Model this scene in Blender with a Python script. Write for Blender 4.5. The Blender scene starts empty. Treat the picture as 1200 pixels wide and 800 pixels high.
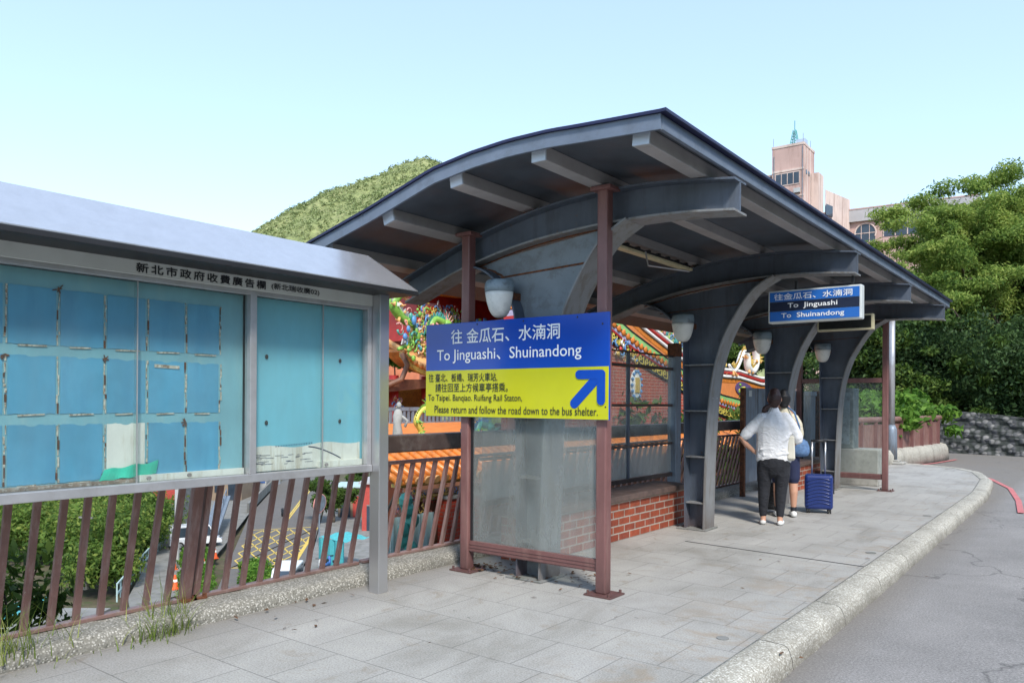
import bpy, bmesh, math, random
import numpy as np
from mathutils import Vector, Matrix
R = math.radians
random.seed(7); RNG = np.random.default_rng(11)
SC = bpy.context.scene
COL = SC.collection

# ---------------------------------------------------------------- object helpers
def tag(o, label=None, cat=None, group=None, kind=None):
    if label: o['label'] = label
    if cat: o['category'] = cat
    if group: o['group'] = group
    if kind: o['kind'] = kind
    return o

def thing(name, label, cat, loc=(0, 0, 0), group=None):
    o = bpy.data.objects.new(name, None); COL.objects.link(o)
    o.empty_display_size = .1
    o.location = loc
    return tag(o, label, cat, group)

def origin_of(o):
    v = Vector((0, 0, 0))
    while o is not None:
        v += o.location; o = o.parent
    return v

def link_mesh(name, me, mats, parent=None, smooth=False, bevel=0.0, auto=None):
    o = bpy.data.objects.new(name, me); COL.objects.link(o)
    if not isinstance(mats, (list, tuple)): mats = [mats]
    for m in mats: me.materials.append(m)
    if parent is not None: o.parent = parent
    if smooth:
        for p in me.polygons: p.use_smooth = True
    if bevel:
        b = o.modifiers.new('bevel', 'BEVEL'); b.width = bevel; b.segments = 2
        b.limit_method = 'ANGLE'; b.angle_limit = R(40)
    return o

def copy_tree(o, parent=None):
    c = o.copy(); COL.objects.link(c); c.parent = parent
    for ch in list(o.children): copy_tree(ch, c)
    return c

class MB:
    def __init__(s): s.v = []; s.f = []; s.mi = []; s.cur = 0
    def add(s, vs, fs):
        n = len(s.v); s.v += [tuple(p) for p in vs]
        for f in fs: s.f.append(tuple(i + n for i in f)); s.mi.append(s.cur)
        return s
    def box(s, c, d, M=None):
        x, y, z = d[0] / 2, d[1] / 2, d[2] / 2
        vs = [Vector((sx * x, sy * y, sz * z)) for sz in (-1, 1) for sy in (-1, 1) for sx in (-1, 1)]
        if M is not None: vs = [M @ p for p in vs]
        c = Vector(c)
        return s.add([p + c for p in vs], [(0, 2, 3, 1), (4, 5, 7, 6), (0, 1, 5, 4), (2, 6, 7, 3), (0, 4, 6, 2), (1, 3, 7, 5)])
    def bb(s, x0, x1, y0, y1, z0, z1):
        return s.box(((x0 + x1) / 2, (y0 + y1) / 2, (z0 + z1) / 2), (abs(x1 - x0), abs(y1 - y0), abs(z1 - z0)))
    def bar(s, p0, p1, w, h, up=(0, 0, 1)):
        p0, p1 = Vector(p0), Vector(p1); d = (p1 - p0); L = d.length; d.normalize()
        up = Vector(up); sd = d.cross(up)
        if sd.length < 1e-5: sd = d.cross(Vector((1, 0, 0)))
        sd.normalize(); u = sd.cross(d)
        M = Matrix((sd, d, u)).transposed()
        return s.box((p0 + p1) / 2, (w, L, h), M)
    def tube(s, pts, r, n=8, cap=True, flat=None):
        pts = [Vector(p) for p in pts]
        rs = r if isinstance(r, (list, tuple)) else [r] * len(pts)
        vs = []; prev = None
        for i, p in enumerate(pts):
            t = (pts[min(i + 1, len(pts) - 1)] - pts[max(i - 1, 0)])
            if t.length < 1e-9: t = Vector((0, 0, 1))
            t.normalize()
            if prev is None:
                a = Vector((0, 0, 1)) if abs(t.z) < .9 else Vector((1, 0, 0))
                n1 = t.cross(a).normalized()
            else:
                n1 = (prev - t * prev.dot(t))
                n1 = n1.normalized() if n1.length > 1e-6 else t.orthogonal().normalized()
            prev = n1; n2 = t.cross(n1)
            for k in range(n):
                an = 2 * math.pi * k / n
                vs.append(p + (n1 * math.cos(an) + n2 * math.sin(an)) * rs[i])
        fs = []
        for i in range(len(pts) - 1):
            for k in range(n):
                a = i * n + k; b = i * n + (k + 1) % n
                fs.append((a, b, b + n, a + n))
        if cap:
            fs.append(tuple(range(n - 1, -1, -1))); q = (len(pts) - 1) * n
            fs.append(tuple(range(q, q + n)))
        return s.add(vs, fs)
    def prism(s, poly, ext):
        """poly: list of 3-D points (planar), extruded by vector ext"""
        e = Vector(ext); n = len(poly)
        vs = [Vector(p) for p in poly] + [Vector(p) + e for p in poly]
        fs = [tuple(range(n - 1, -1, -1)), tuple(range(n, 2 * n))]
        for i in range(n):
            j = (i + 1) % n; fs.append((i, j, j + n, i + n))
        return s.add(vs, fs)
    def strip(s, lo, hi, ext):
        """band between two equal-length 3-D polylines, extruded by ext (all quads)"""
        e = Vector(ext); n = len(lo)
        A = [Vector(p) for p in lo]; B = [Vector(p) for p in hi]
        vs = A + B + [p + e for p in A] + [p + e for p in B]
        fs = []
        for i in range(n - 1):
            a, b = i, i + 1
            fs += [(a, b, n + b, n + a), (2 * n + a, 3 * n + a, 3 * n + b, 2 * n + b),
                   (a, 2 * n + a, 2 * n + b, b), (n + a, n + b, 3 * n + b, 3 * n + a)]
        fs += [(0, n, 3 * n, 2 * n), (n - 1, 3 * n - 1, 4 * n - 1, 2 * n - 1)]
        return s.add(vs, fs)
    def loft(s, rings, cap=True):
        n = len(rings[0]); vs = [p for r_ in rings for p in r_]; fs = []
        for i in range(len(rings) - 1):
            for k in range(n):
                a = i * n + k; b = i * n + (k + 1) % n
                fs.append((a, b, b + n, a + n))
        if cap:
            fs.append(tuple(range(n - 1, -1, -1))); q = (len(rings) - 1) * n
            fs.append(tuple(range(q, q + n)))
        return s.add(vs, fs)
    def ball(s, c, r, nu=10, nv=6, M=None):
        if not isinstance(r, (list, tuple)): r = (r, r, r)
        c = Vector(c); vs = [Vector((0, 0, -r[2]))]
        for j in range(1, nv):
            th = math.pi * j / nv - math.pi / 2
            for i in range(nu):
                a = 2 * math.pi * i / nu
                vs.append(Vector((r[0] * math.cos(th) * math.cos(a), r[1] * math.cos(th) * math.sin(a), r[2] * math.sin(th))))
        vs.append(Vector((0, 0, r[2]))); fs = []
        for i in range(nu): fs.append((0, 1 + (i + 1) % nu, 1 + i))
        for j in range(nv - 2):
            for i in range(nu):
                a = 1 + j * nu + i; b = 1 + j * nu + (i + 1) % nu
                fs.append((a, b, b + nu, a + nu))
        q = 1 + (nv - 2) * nu
        for i in range(nu): fs.append((len(vs) - 1, q + i, q + (i + 1) % nu))
        if M is not None: vs = [M @ p for p in vs]
        return s.add([p + c for p in vs], fs)
    def grid(s, nx, ny, fn):
        vs = [fn(i / (nx - 1), j / (ny - 1)) for j in range(ny) for i in range(nx)]
        fs = [(j * nx + i, j * nx + i + 1, (j + 1) * nx + i + 1, (j + 1) * nx + i) for j in range(ny - 1) for i in range(nx - 1)]
        return s.add(vs, fs)
    def mesh(s, name, off=Vector((0, 0, 0))):
        me = bpy.data.meshes.new(name)
        me.from_pydata([(p[0] - off.x, p[1] - off.y, p[2] - off.z) for p in s.v], [], s.f)
        if any(s.mi): me.polygons.foreach_set('material_index', s.mi)
        bm = bmesh.new(); bm.from_mesh(me); bmesh.ops.recalc_face_normals(bm, faces=bm.faces)
        bm.to_mesh(me); bm.free(); me.update()
        return me
    def build(s, name, mats, parent=None, smooth=False, bevel=0.0):
        return link_mesh(name, s.mesh(name, origin_of(parent)), mats, parent, smooth, bevel)

def one(name, label, cat, mb, mat, group=None, **k):
    return tag(mb.build(name, mat, **k), label, cat, group)
def struct(name, mb, mat, **k):
    return tag(mb.build(name, mat, **k), kind='structure')

# ---------------------------------------------------------------- text
def text_mb(body, height, width=None, bold=0.0, ext=0.0015, spacing=1.0, shear=0.0):
    cu = bpy.data.curves.new('lettering_curve', 'FONT')
    cu.body = body; cu.size = 1.0; cu.offset = bold; cu.extrude = 0; cu.resolution_u = 3
    cu.space_character = spacing; cu.shear = shear
    o = bpy.data.objects.new('lettering_tmp', cu); COL.objects.link(o)
    dg = bpy.context.evaluated_depsgraph_get(); dg.update()
    me = bpy.data.meshes.new_from_object(o.evaluated_get(dg))
    vs = np.array([v.co[:] for v in me.vertices]); fs = [tuple(p.vertices) for p in me.polygons]
    bpy.data.objects.remove(o); bpy.data.curves.remove(cu); bpy.data.meshes.remove(me)
    mn, mx = vs.min(0), vs.max(0)
    vs[:, 0] -= mn[0]; vs[:, 1] -= mn[1]
    sy = height / (mx[1] - mn[1]); sx = sy if width is None else width / (mx[0] - mn[0])
    vs[:, 0] *= sx; vs[:, 1] *= sy
    return vs, fs
def lettering(mb, body, o, right, up, height, width=None, bold=0.0, center=False, proud=0.003, **k):
    """writes body onto the plane through o (lower-left corner, or lower centre)"""
    vs, fs = text_mb(body, height, width, 0.0, **k)
    right, up, o = Vector(right).normalized(), Vector(up).normalized(), Vector(o)
    nrm = right.cross(up)
    if center: o = o - right * (vs[:, 0].max() / 2)
    e = bold * height * .9      # heavier strokes: the same outline laid again a hair to each side
    for i, (a, b) in enumerate(((0, 0), (1, 0), (-1, 0), (0, 1), (0, -1)) if bold else ((0, 0),)):
        mb.add([o + right * float(p[0] + a * e) + up * float(p[1] + b * e) + nrm * (proud + .00025 * i) for p in vs], fs)

# ---------------------------------------------------------------- materials
def nodes(name):
    m = bpy.data.materials.new(name); m.use_nodes = True
    nt = m.node_tree; b = nt.nodes['Principled BSDF']
    return m, nt, b
def N(nt, t, **k):
    n = nt.nodes.new(t)
    for a, v in k.items():
        if a.startswith('i_'): n.inputs[a[2:].replace('_', ' ')].default_value = v
        else: setattr(n, a, v)
    return n
def ramp(nt, src, stops):
    r = N(nt, 'ShaderNodeValToRGB'); e = r.color_ramp.elements
    while len(e) < len(stops): e.new(.5)
    for i, (p, c) in enumerate(stops):
        e[i].position = p; e[i].color = (c[0], c[1], c[2], 1) if len(c) == 3 else c
    nt.links.new(src, r.inputs[0]); return r
def mixc(nt, fac, a, b, mode='MIX'):
    m = N(nt, 'ShaderNodeMix', data_type='RGBA', blend_type=mode)
    for sock, val in ((m.inputs[0], fac), (m.inputs[6], a), (m.inputs[7], b)):
        if hasattr(val, 'links') or hasattr(val, 'is_linked'): nt.links.new(val, sock)
        elif isinstance(val, (int, float)): sock.default_value = val
        else: sock.default_value = (val[0], val[1], val[2], 1)
    return m.outputs[2]
def coords(nt, scale=(1, 1, 1), world=False, rot=(0, 0, 0)):
    mp = N(nt, 'ShaderNodeMapping'); mp.inputs['Scale'].default_value = scale; mp.inputs['Rotation'].default_value = rot
    if world: nt.links.new(N(nt, 'ShaderNodeNewGeometry').outputs['Position'], mp.inputs[0])
    else: nt.links.new(N(nt, 'ShaderNodeTexCoord').outputs['Object'], mp.inputs[0])
    return mp.outputs[0]
def noise(nt, vec, scale, detail=6, rough=.6, dist=0):
    n = N(nt, 'ShaderNodeTexNoise'); n.inputs['Scale'].default_value = scale; n.inputs['Detail'].default_value = detail
    n.inputs['Roughness'].default_value = rough; n.inputs['Distortion'].default_value = dist
    nt.links.new(vec, n.inputs['Vector']); return n.outputs['Fac']
def bump(nt, b, h, strength=.3, dist=.01):
    n = N(nt, 'ShaderNodeBump'); n.inputs['Strength'].default_value = strength; n.inputs['Distance'].default_value = dist
    nt.links.new(h, n.inputs['Height']); nt.links.new(n.outputs[0], b.inputs['Normal'])
def clampc(c, k): return tuple(max(0, min(1, x * k)) for x in c)

def paint(name, c, rough=.5, metal=0, var=.25, scale=5, dirt=None, dirt_amt=.5, streak=False, bmp=.05, bscale=60, spec=.5, chips=None, chip_lim=.68, chip_scale=14):
    """painted / plain surface with mottling, fine bump and optional dirt or rust patches"""
    m, nt, b = nodes(name)
    v = coords(nt, world=True)
    n1 = noise(nt, v, scale)
    col = ramp(nt, n1, [(.3, clampc(c, 1 - var)), (.7, clampc(c, 1 + var))]).outputs[0]
    if dirt:
        vv = coords(nt, (1, 1, .12) if streak else (1, 1, 1), world=True)
        n2 = noise(nt, vv, scale * (3 if streak else 1.7), 8, .7)
        f = ramp(nt, n2, [(.5, (0, 0, 0)), (.5 + .25 / max(dirt_amt, .05) * .3, (dirt_amt,) * 3)]).outputs[0]
        col = mixc(nt, f, col, dirt)
    if chips:      # flaked spots where rust or bare metal shows
        n3 = noise(nt, coords(nt, (1, 1, .6), world=True), chip_scale, 9, .72)
        col = mixc(nt, ramp(nt, n3, [(chip_lim, (0, 0, 0)), (chip_lim + .03, (.85,) * 3)]).outputs[0], col, chips)
        sp_ = N(nt, 'ShaderNodeSeparateXYZ'); nt.links.new(v, sp_.inputs[0])     # rust creeping up from the ground
        mr = N(nt, 'ShaderNodeMapRange'); mr.inputs[1].default_value = .32; mr.inputs[2].default_value = 0; nt.links.new(sp_.outputs[2], mr.inputs[0])
        mu = N(nt, 'ShaderNodeMath', operation='MULTIPLY', use_clamp=True); nt.links.new(mr.outputs[0], mu.inputs[0]); nt.links.new(n3, mu.inputs[1])
        col = mixc(nt, mu.outputs[0], col, clampc(chips, .7))
    nt.links.new(col, b.inputs['Base Color'])
    b.inputs['Roughness'].default_value = rough; b.inputs['Metallic'].default_value = metal
    b.inputs['Specular IOR Level'].default_value = spec
    if bmp: bump(nt, b, noise(nt, v, bscale, 4), bmp * 2, .004)
    return m
# ---------------------------------------------------------------- named materials
def pebble(name, c1, c2, c3, scale, mortar, joints=False):
    m, nt, b = nodes(name); v = coords(nt, world=True)
    vo = N(nt, 'ShaderNodeTexVoronoi'); vo.inputs['Scale'].default_value = scale; nt.links.new(v, vo.inputs['Vector'])
    sep = N(nt, 'ShaderNodeSeparateColor'); nt.links.new(vo.outputs['Color'], sep.inputs[0])
    col = ramp(nt, sep.outputs[0], [(.1, c1), (.5, c2), (.95, c3)]).outputs[0]
    edge = ramp(nt, vo.outputs['Distance'], [(.35, (0, 0, 0)), (.62, (1, 1, 1))]).outputs[0]
    col = mixc(nt, edge, col, mortar)
    n2 = noise(nt, v, 2.2, 6)
    col = mixc(nt, ramp(nt, n2, [(.42, (0, 0, 0)), (.7, (.55,) * 3)]).outputs[0], col, clampc(mortar, .55))
    if joints:      # cast lengths butt together every metre or so
        sj = N(nt, 'ShaderNodeSeparateXYZ'); nt.links.new(v, sj.inputs[0])
        fr_ = N(nt, 'ShaderNodeMath', operation='PINGPONG'); fr_.inputs[1].default_value = .6; nt.links.new(sj.outputs[1], fr_.inputs[0])
        lt = N(nt, 'ShaderNodeMath', operation='LESS_THAN'); lt.inputs[1].default_value = .006; nt.links.new(fr_.outputs[0], lt.inputs[0])
        col = mixc(nt, lt.outputs[0], col, (.07, .065, .055))
        mz = N(nt, 'ShaderNodeMapRange'); mz.inputs[1].default_value = -.02; mz.inputs[2].default_value = -.13; nt.links.new(sj.outputs[2], mz.inputs[0])
        mq = N(nt, 'ShaderNodeMath', operation='MULTIPLY', use_clamp=True); nt.links.new(mz.outputs[0], mq.inputs[0]); nt.links.new(n2, mq.inputs[1])
        col = mixc(nt, mq.outputs[0], col, (.13, .115, .09))
    nt.links.new(col, b.inputs['Base Color']); b.inputs['Roughness'].default_value = .85
    inv = N(nt, 'ShaderNodeMath', operation='SUBTRACT'); inv.inputs[0].default_value = 1
    nt.links.new(vo.outputs['Distance'], inv.inputs[1])
    bump(nt, b, inv.outputs[0], .7, .35 / scale)
    return m

def tiles(name):
    m, nt, b = nodes(name); v = coords(nt, world=True)
    br = N(nt, 'ShaderNodeTexBrick', offset=.5, offset_frequency=2)
    br.inputs['Scale'].default_value = 1; br.inputs['Brick Width'].default_value = .45; br.inputs['Row Height'].default_value = .5
    br.inputs['Mortar Size'].default_value = .0045; br.inputs['Mortar Smooth'].default_value = .3; br.inputs['Bias'].default_value = 0
    br.inputs['Color1'].default_value = (.36, .348, .325, 1); br.inputs['Color2'].default_value = (.33, .32, .297, 1)
    br.inputs['Mortar'].default_value = (.2, .193, .18, 1)
    nt.links.new(v, br.inputs['Vector'])
    fine = noise(nt, v, 90, 6, .75)
    col = mixc(nt, 1.0, br.outputs[0], ramp(nt, fine, [(.3, (.5,) * 3), (.5, (1,) * 3), (.7, (1.35,) * 3)]).outputs[0], 'MULTIPLY')
    sw = noise(nt, coords(nt, (1.4, .9, 1), world=True, rot=(0, 0, .25)), 1.1, 8, .62, .6)
    col = mixc(nt, 1.0, col, ramp(nt, sw, [(.28, (.68, .67, .64)), (.5, (.97, .97, .97)), (.75, (1.15, 1.15, 1.14))]).outputs[0], 'MULTIPLY')
    st = noise(nt, v, 2.6, 9, .7, 1.2)   # brown water marks
    col = mixc(nt, ramp(nt, st, [(.57, (0, 0, 0)), (.7, (.55,) * 3)]).outputs[0], col, (.2, .155, .1))
    sp = noise(nt, v, 11, 3, .5)         # dark gum-like spots
    col = mixc(nt, ramp(nt, sp, [(.735, (0, 0, 0)), (.76, (.7,) * 3)]).outputs[0], col, (.08, .08, .08))
    sk_ = N(nt, 'ShaderNodeSeparateXYZ'); nt.links.new(v, sk_.inputs[0])      # rusty water marks beside the kerb
    mk = N(nt, 'ShaderNodeMapRange'); mk.inputs[1].default_value = -2.7; mk.inputs[2].default_value = -1.75; nt.links.new(sk_.outputs[0], mk.inputs[0])
    rn = noise(nt, coords(nt, (1, 1.6, 1), world=True, rot=(0, 0, .9)), 2.1, 9, .72, 1.5)
    rr = ramp(nt, rn, [(.5, (0, 0, 0)), (.66, (.6,) * 3)]).outputs[0]
    mm = N(nt, 'ShaderNodeMath', operation='MULTIPLY'); nt.links.new(mk.outputs[0], mm.inputs[0]); nt.links.new(rr, mm.inputs[1])
    col = mixc(nt, mm.outputs[0], col, (.27, .185, .1))
    # darker band along the planted edge
    sx = N(nt, 'ShaderNodeSeparateXYZ'); nt.links.new(v, sx.inputs[0])
    mr = N(nt, 'ShaderNodeMapRange'); mr.inputs[1].default_value = -4.15; mr.inputs[2].default_value = -4.75
    nt.links.new(sx.outputs[0], mr.inputs[0])
    ml = N(nt, 'ShaderNodeMath', operation='MULTIPLY'); nt.links.new(mr.outputs[0], ml.inputs[0]); nt.links.new(sw, ml.inputs[1])
    col = mixc(nt, ml.outputs[0], col, (.13, .115, .1))
    nt.links.new(col, b.inputs['Base Color'])
    b.inputs['Roughness'].default_value = .7
    h = mixc(nt, .4, br.outputs[1], fine)
    inv = N(nt, 'ShaderNodeInvert'); nt.links.new(h, inv.inputs[1])
    bump(nt, b, inv.outputs[0], .35, .004)
    return m

def asphalt(name, c):
    m, nt, b = nodes(name); v = coords(nt, world=True)
    n1 = noise(nt, v, 70, 7, .85); n2 = noise(nt, v, .8, 8, .65)
    col = ramp(nt, n1, [(.3, clampc(c, .42)), (.5, c), (.7, clampc(c, 2.0))]).outputs[0]
    col = mixc(nt, 1.0, col, ramp(nt, n2, [(.3, (.78, .77, .77)), (.7, (1.15, 1.13, 1.13))]).outputs[0], 'MULTIPLY')
    dv = N(nt, 'ShaderNodeVectorMath', operation='ADD'); nt.links.new(v, dv.inputs[0])
    nv = N(nt, 'ShaderNodeTexNoise'); nv.inputs['Scale'].default_value = 1.7; nv.inputs['Detail'].default_value = 8; nt.links.new(v, nv.inputs['Vector']); nt.links.new(nv.outputs['Color'], dv.inputs[1])
    vc = N(nt, 'ShaderNodeTexVoronoi', feature='DISTANCE_TO_EDGE'); vc.inputs['Scale'].default_value = .33; nt.links.new(dv.outputs[0], vc.inputs['Vector'])
    crk = ramp(nt, vc.outputs['Distance'], [(.0, (.75,) * 3), (.006, (0, 0, 0))]).outputs[0]
    col = mixc(nt, crk, col, clampc(c, .3))
    sg = N(nt, 'ShaderNodeSeparateXYZ'); nt.links.new(v, sg.inputs[0])     # grit gathered along the kerb
    gm = N(nt, 'ShaderNodeMapRange'); gm.inputs[1].default_value = -1.2; gm.inputs[2].default_value = -1.5; nt.links.new(sg.outputs[0], gm.inputs[0])
    gq = N(nt, 'ShaderNodeMath', operation='MULTIPLY', use_clamp=True); nt.links.new(gm.outputs[0], gq.inputs[0]); nt.links.new(n2, gq.inputs[1])
    col = mixc(nt, gq.outputs[0], col, (.13, .11, .085))
    s = noise(nt, v, 3.1, 6, .6)
    col = mixc(nt, ramp(nt, s, [(.68, (0, 0, 0)), (.74, (.5,) * 3)]).outputs[0], col, clampc(c, .5))
    nt.links.new(col, b.inputs['Base Color']); b.inputs['Roughness'].default_value = .85
    bump(nt, b, n1, .5, .006)
    return m

def brick(name, axis, c1, c2, mortar, w=.21, h=.07, ms=.006):
    """axis: which world axis runs along the wall ('Y' wall faces X, 'X' wall faces Y)"""
    m, nt, b = nodes(name); g = N(nt, 'ShaderNodeNewGeometry')
    sp = N(nt, 'ShaderNodeSeparateXYZ'); nt.links.new(g.outputs['Position'], sp.inputs[0])
    # walls facing either way: use the along-coordinate of the face's own direction
    sn = N(nt, 'ShaderNodeSeparateXYZ'); nt.links.new(g.outputs['True Normal'], sn.inputs[0])
    ab = N(nt, 'ShaderNodeMath', operation='ABSOLUTE'); nt.links.new(sn.outputs[0], ab.inputs[0])
    gt = N(nt, 'ShaderNodeMath', operation='GREATER_THAN'); gt.inputs[1].default_value = .7; nt.links.new(ab.outputs[0], gt.inputs[0])
    mx = N(nt, 'ShaderNodeMix', data_type='FLOAT'); nt.links.new(gt.outputs[0], mx.inputs[0])
    nt.links.new(sp.outputs[0], mx.inputs[2]); nt.links.new(sp.outputs[1], mx.inputs[3])
    cb = N(nt, 'ShaderNodeCombineXYZ'); nt.links.new(mx.outputs[0], cb.inputs[0]); nt.links.new(sp.outputs[2], cb.inputs[1])
    br = N(nt, 'ShaderNodeTexBrick', offset=.5); br.inputs['Scale'].default_value = 1
    br.inputs['Brick Width'].default_value = w; br.inputs['Row Height'].default_value = h; br.inputs['Mortar Size'].default_value = ms
    br.inputs['Color1'].default_value = (*c1, 1); br.inputs['Color2'].default_value = (*c2, 1); br.inputs['Mortar'].default_value = (*mortar, 1)
    nt.links.new(cb.outputs[0], br.inputs['Vector'])
    n1 = noise(nt, coords(nt, world=True), 9, 8, .7)
    col = mixc(nt, 1.0, br.outputs[0], ramp(nt, n1, [(.3, (.7,) * 3), (.7, (1.25,) * 3)]).outputs[0], 'MULTIPLY')
    n2 = noise(nt, coords(nt, world=True), 14, 6, .7)
    col = mixc(nt, ramp(nt, n2, [(.6, (0, 0, 0)), (.8, (.4,) * 3)]).outputs[0], col, mortar)
    nt.links.new(col, b.inputs['Base Color']); b.inputs['Roughness'].default_value = .8
    inv = N(nt, 'ShaderNodeInvert'); nt.links.new(br.outputs[1], inv.inputs[1]); bump(nt, b, inv.outputs[0], .5, .006)
    return m

def glass(name, dust, film, rough=.08, streaks=True):
    """pane with a grey film (film) plus dust that thickens in streaks (dust)"""
    m = bpy.data.materials.new(name); m.use_nodes = True; nt = m.node_tree; nt.nodes.clear()
    out = N(nt, 'ShaderNodeOutputMaterial'); tr = N(nt, 'ShaderNodeBsdfTransparent'); tr.inputs[0].default_value = (.93, .96, .95, 1)
    gl = N(nt, 'ShaderNodeBsdfGlossy'); gl.inputs['Roughness'].default_value = rough
    df = N(nt, 'ShaderNodeBsdfDiffuse'); df.inputs[0].default_value = (.5, .52, .5, 1)
    tl = N(nt, 'ShaderNodeBsdfTranslucent'); tl.inputs[0].default_value = (.5, .52, .5, 1)
    dm = N(nt, 'ShaderNodeMixShader'); dm.inputs[0].default_value = .5
    nt.links.new(df.outputs[0], dm.inputs[1]); nt.links.new(tl.outputs[0], dm.inputs[2])
    v = coords(nt, (1, 1, .25) if streaks else (1, 1, 1), world=True)
    nz = noise(nt, v, 4.5, 8, .65)
    f = ramp(nt, nz, [(.35, (film,) * 3), (.75, (min(1, film + dust),) * 3)]).outputs[0]
    m1 = N(nt, 'ShaderNodeMixShader'); nt.links.new(f, m1.inputs[0]); nt.links.new(tr.outputs[0], m1.inputs[1]); nt.links.new(dm.outputs[0], m1.inputs[2])
    fr = N(nt, 'ShaderNodeFresnel'); fr.inputs[0].default_value = 1.45
    m2 = N(nt, 'ShaderNodeMixShader'); bk = N(nt, 'ShaderNodeNewGeometry'); sb = N(nt, 'ShaderNodeMath', operation='SUBTRACT', use_clamp=True); nt.links.new(fr.outputs[0], sb.inputs[0]); nt.links.new(bk.outputs['Backfacing'], sb.inputs[1])
    nt.links.new(sb.outputs[0], m2.inputs[0]); nt.links.new(m1.outputs[0], m2.inputs[1]); nt.links.new(gl.outputs[0], m2.inputs[2])
    nt.links.new(m2.outputs[0], out.inputs[0])
    return m

def leafmat(name, dark, mid, light, trans=.35, nscale=.6):
    m, nt, b = nodes(name); g = N(nt, 'ShaderNodeNewGeometry')
    n1 = noise(nt, coords(nt, world=True), nscale, 3)
    ad = N(nt, 'ShaderNodeMath', operation='MULTIPLY_ADD'); ad.inputs[1].default_value = .55
    nt.links.new(g.outputs['Random Per Island'], ad.inputs[0])
    sb = N(nt, 'ShaderNodeMath', operation='MULTIPLY_ADD'); sb.inputs[1].default_value = 1.3; sb.inputs[2].default_value = -.42
    nt.links.new(n1, sb.inputs[0]); nt.links.new(sb.outputs[0], ad.inputs[2])
    col = ramp(nt, ad.outputs[0], [(.1, dark), (.5, mid), (.92, light)]).outputs[0]
    nt.links.new(col, b.inputs['Base Color']); b.inputs['Roughness'].default_value = .6
    b.inputs['Specular IOR Level'].default_value = .2
    tl = N(nt, 'ShaderNodeBsdfTranslucent'); nt.links.new(col, tl.inputs[0])
    mx = N(nt, 'ShaderNodeMixShader'); mx.inputs[0].default_value = trans
    nt.links.new(b.outputs[0], mx.inputs[1]); nt.links.new(tl.outputs[0], mx.inputs[2])
    nt.links.new(mx.outputs[0], nt.nodes['Material Output'].inputs[0])
    return m

def hillmat(name):
    m, nt, b = nodes(name); v = coords(nt, world=True)
    n1 = noise(nt, v, .05, 10, .7); n2 = noise(nt, v, .35, 6, .7)
    col = ramp(nt, n1, [(.3, (.12, .16, .06)), (.5, (.24, .27, .1)), (.7, (.34, .34, .16))]).outputs[0]
    col = mixc(nt, 1.0, col, ramp(nt, n2, [(.35, (.6,) * 3), (.65, (1.25,) * 3)]).outputs[0], 'MULTIPLY')
    nt.links.new(col, b.inputs['Base Color']); b.inputs['Roughness'].default_value = .95
    bump(nt, b, n2, 1, 1.5)
    return m

M = {}
M['tiles'] = tiles('stone paving')
M['asphalt'] = asphalt('asphalt', (.22, .213, .205))
M['asphalt2'] = asphalt('valley asphalt', (.125, .125, .13))
M['pebble'] = pebble('pebble dashed concrete', (.12, .115, .095), (.3, .285, .25), (.5, .48, .43), 80, (.2, .19, .16))
M['kerb'] = pebble('weathered kerb', (.22, .2, .16), (.48, .46, .4), (.68, .66, .6), 75, (.34, .32, .27), True)
M['concrete_far'] = paint('village concrete', (.2, .195, .18), .85, var=.2, scale=.8, dirt=(.11, .11, .09), dirt_amt=.6, bmp=.1)
M['concrete'] = paint('concrete', (.36, .35, .32), .85, var=.15, scale=2.5, dirt=(.12, .12, .1), dirt_amt=.5, bmp=.15)
M['concrete_dark'] = paint('old dark concrete', (.2, .2, .19), .9, var=.2, scale=2.5, dirt=(.08, .09, .06), dirt_amt=.6, bmp=.15)
M['stones'] = pebble('stone retaining wall', (.05, .05, .055), (.1, .1, .1), (.22, .21, .2), 5.5, (.025, .03, .025))  # stone tones darkened to stand for the shade at the bend
M['soil'] = paint('soil', (.085, .07, .04), .95, var=.4, scale=.7, dirt=(.05, .075, .02), dirt_amt=.8, bmp=.2, bscale=8)
M['hill_dark'] = paint('dark wooded slope', (.035, .05, .018), .95, var=.5, scale=1.2, dirt=(.02, .025, .012), dirt_amt=.7, bmp=.3, bscale=3)
M['hill'] = hillmat('grassy hill')
M['brown'] = paint('brown rail paint', (.2, .1, .085), .5, var=.2, scale=6, dirt=(.3, .21, .19), dirt_amt=.6, streak=True, bmp=.12, chips=(.3, .24, .21), chip_lim=.66, chip_scale=26)
M['post'] = paint('brown post paint', (.175, .08, .075), .45, var=.14, scale=4, dirt=(.26, .15, .13), dirt_amt=.5, streak=True, bmp=.08, chips=(.05, .03, .025), chip_lim=.67, chip_scale=22)
M['timber'] = paint('dark stained handrail', (.06, .04, .035), .4, var=.25, scale=5, dirt=(.13, .11, .1), dirt_amt=.5, bmp=.1)
M['bench_top'] = paint('worn bench timber', (.16, .105, .085), .6, var=.25, scale=7, dirt=(.08, .06, .05), dirt_amt=.6, bmp=.15)
M['steel'] = paint('blue grey steel paint', (.085, .104, .138), .55, var=.15, scale=3, dirt=(.05, .055, .062), dirt_amt=.5, streak=True, bmp=.1, chips=(.15, .07, .04), chip_lim=.635)
M['steel_light'] = paint('light grey steel paint', (.2, .205, .21), .55, var=.13, scale=4, dirt=(.14, .12, .1), dirt_amt=.7, streak=True, bmp=.1, chips=(.14, .09, .06), chip_lim=.66)
M['steel_lit_tone'] = paint('blue grey steel lightened as lit', (.17, .2, .22), .6, var=.12, scale=4, dirt=(.12, .13, .14), dirt_amt=.7, bmp=.12, chips=(.1, .08, .07), chip_lim=.64, chip_scale=30)  # nearest column's steel, its colour lightened for daylight falling on it
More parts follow.
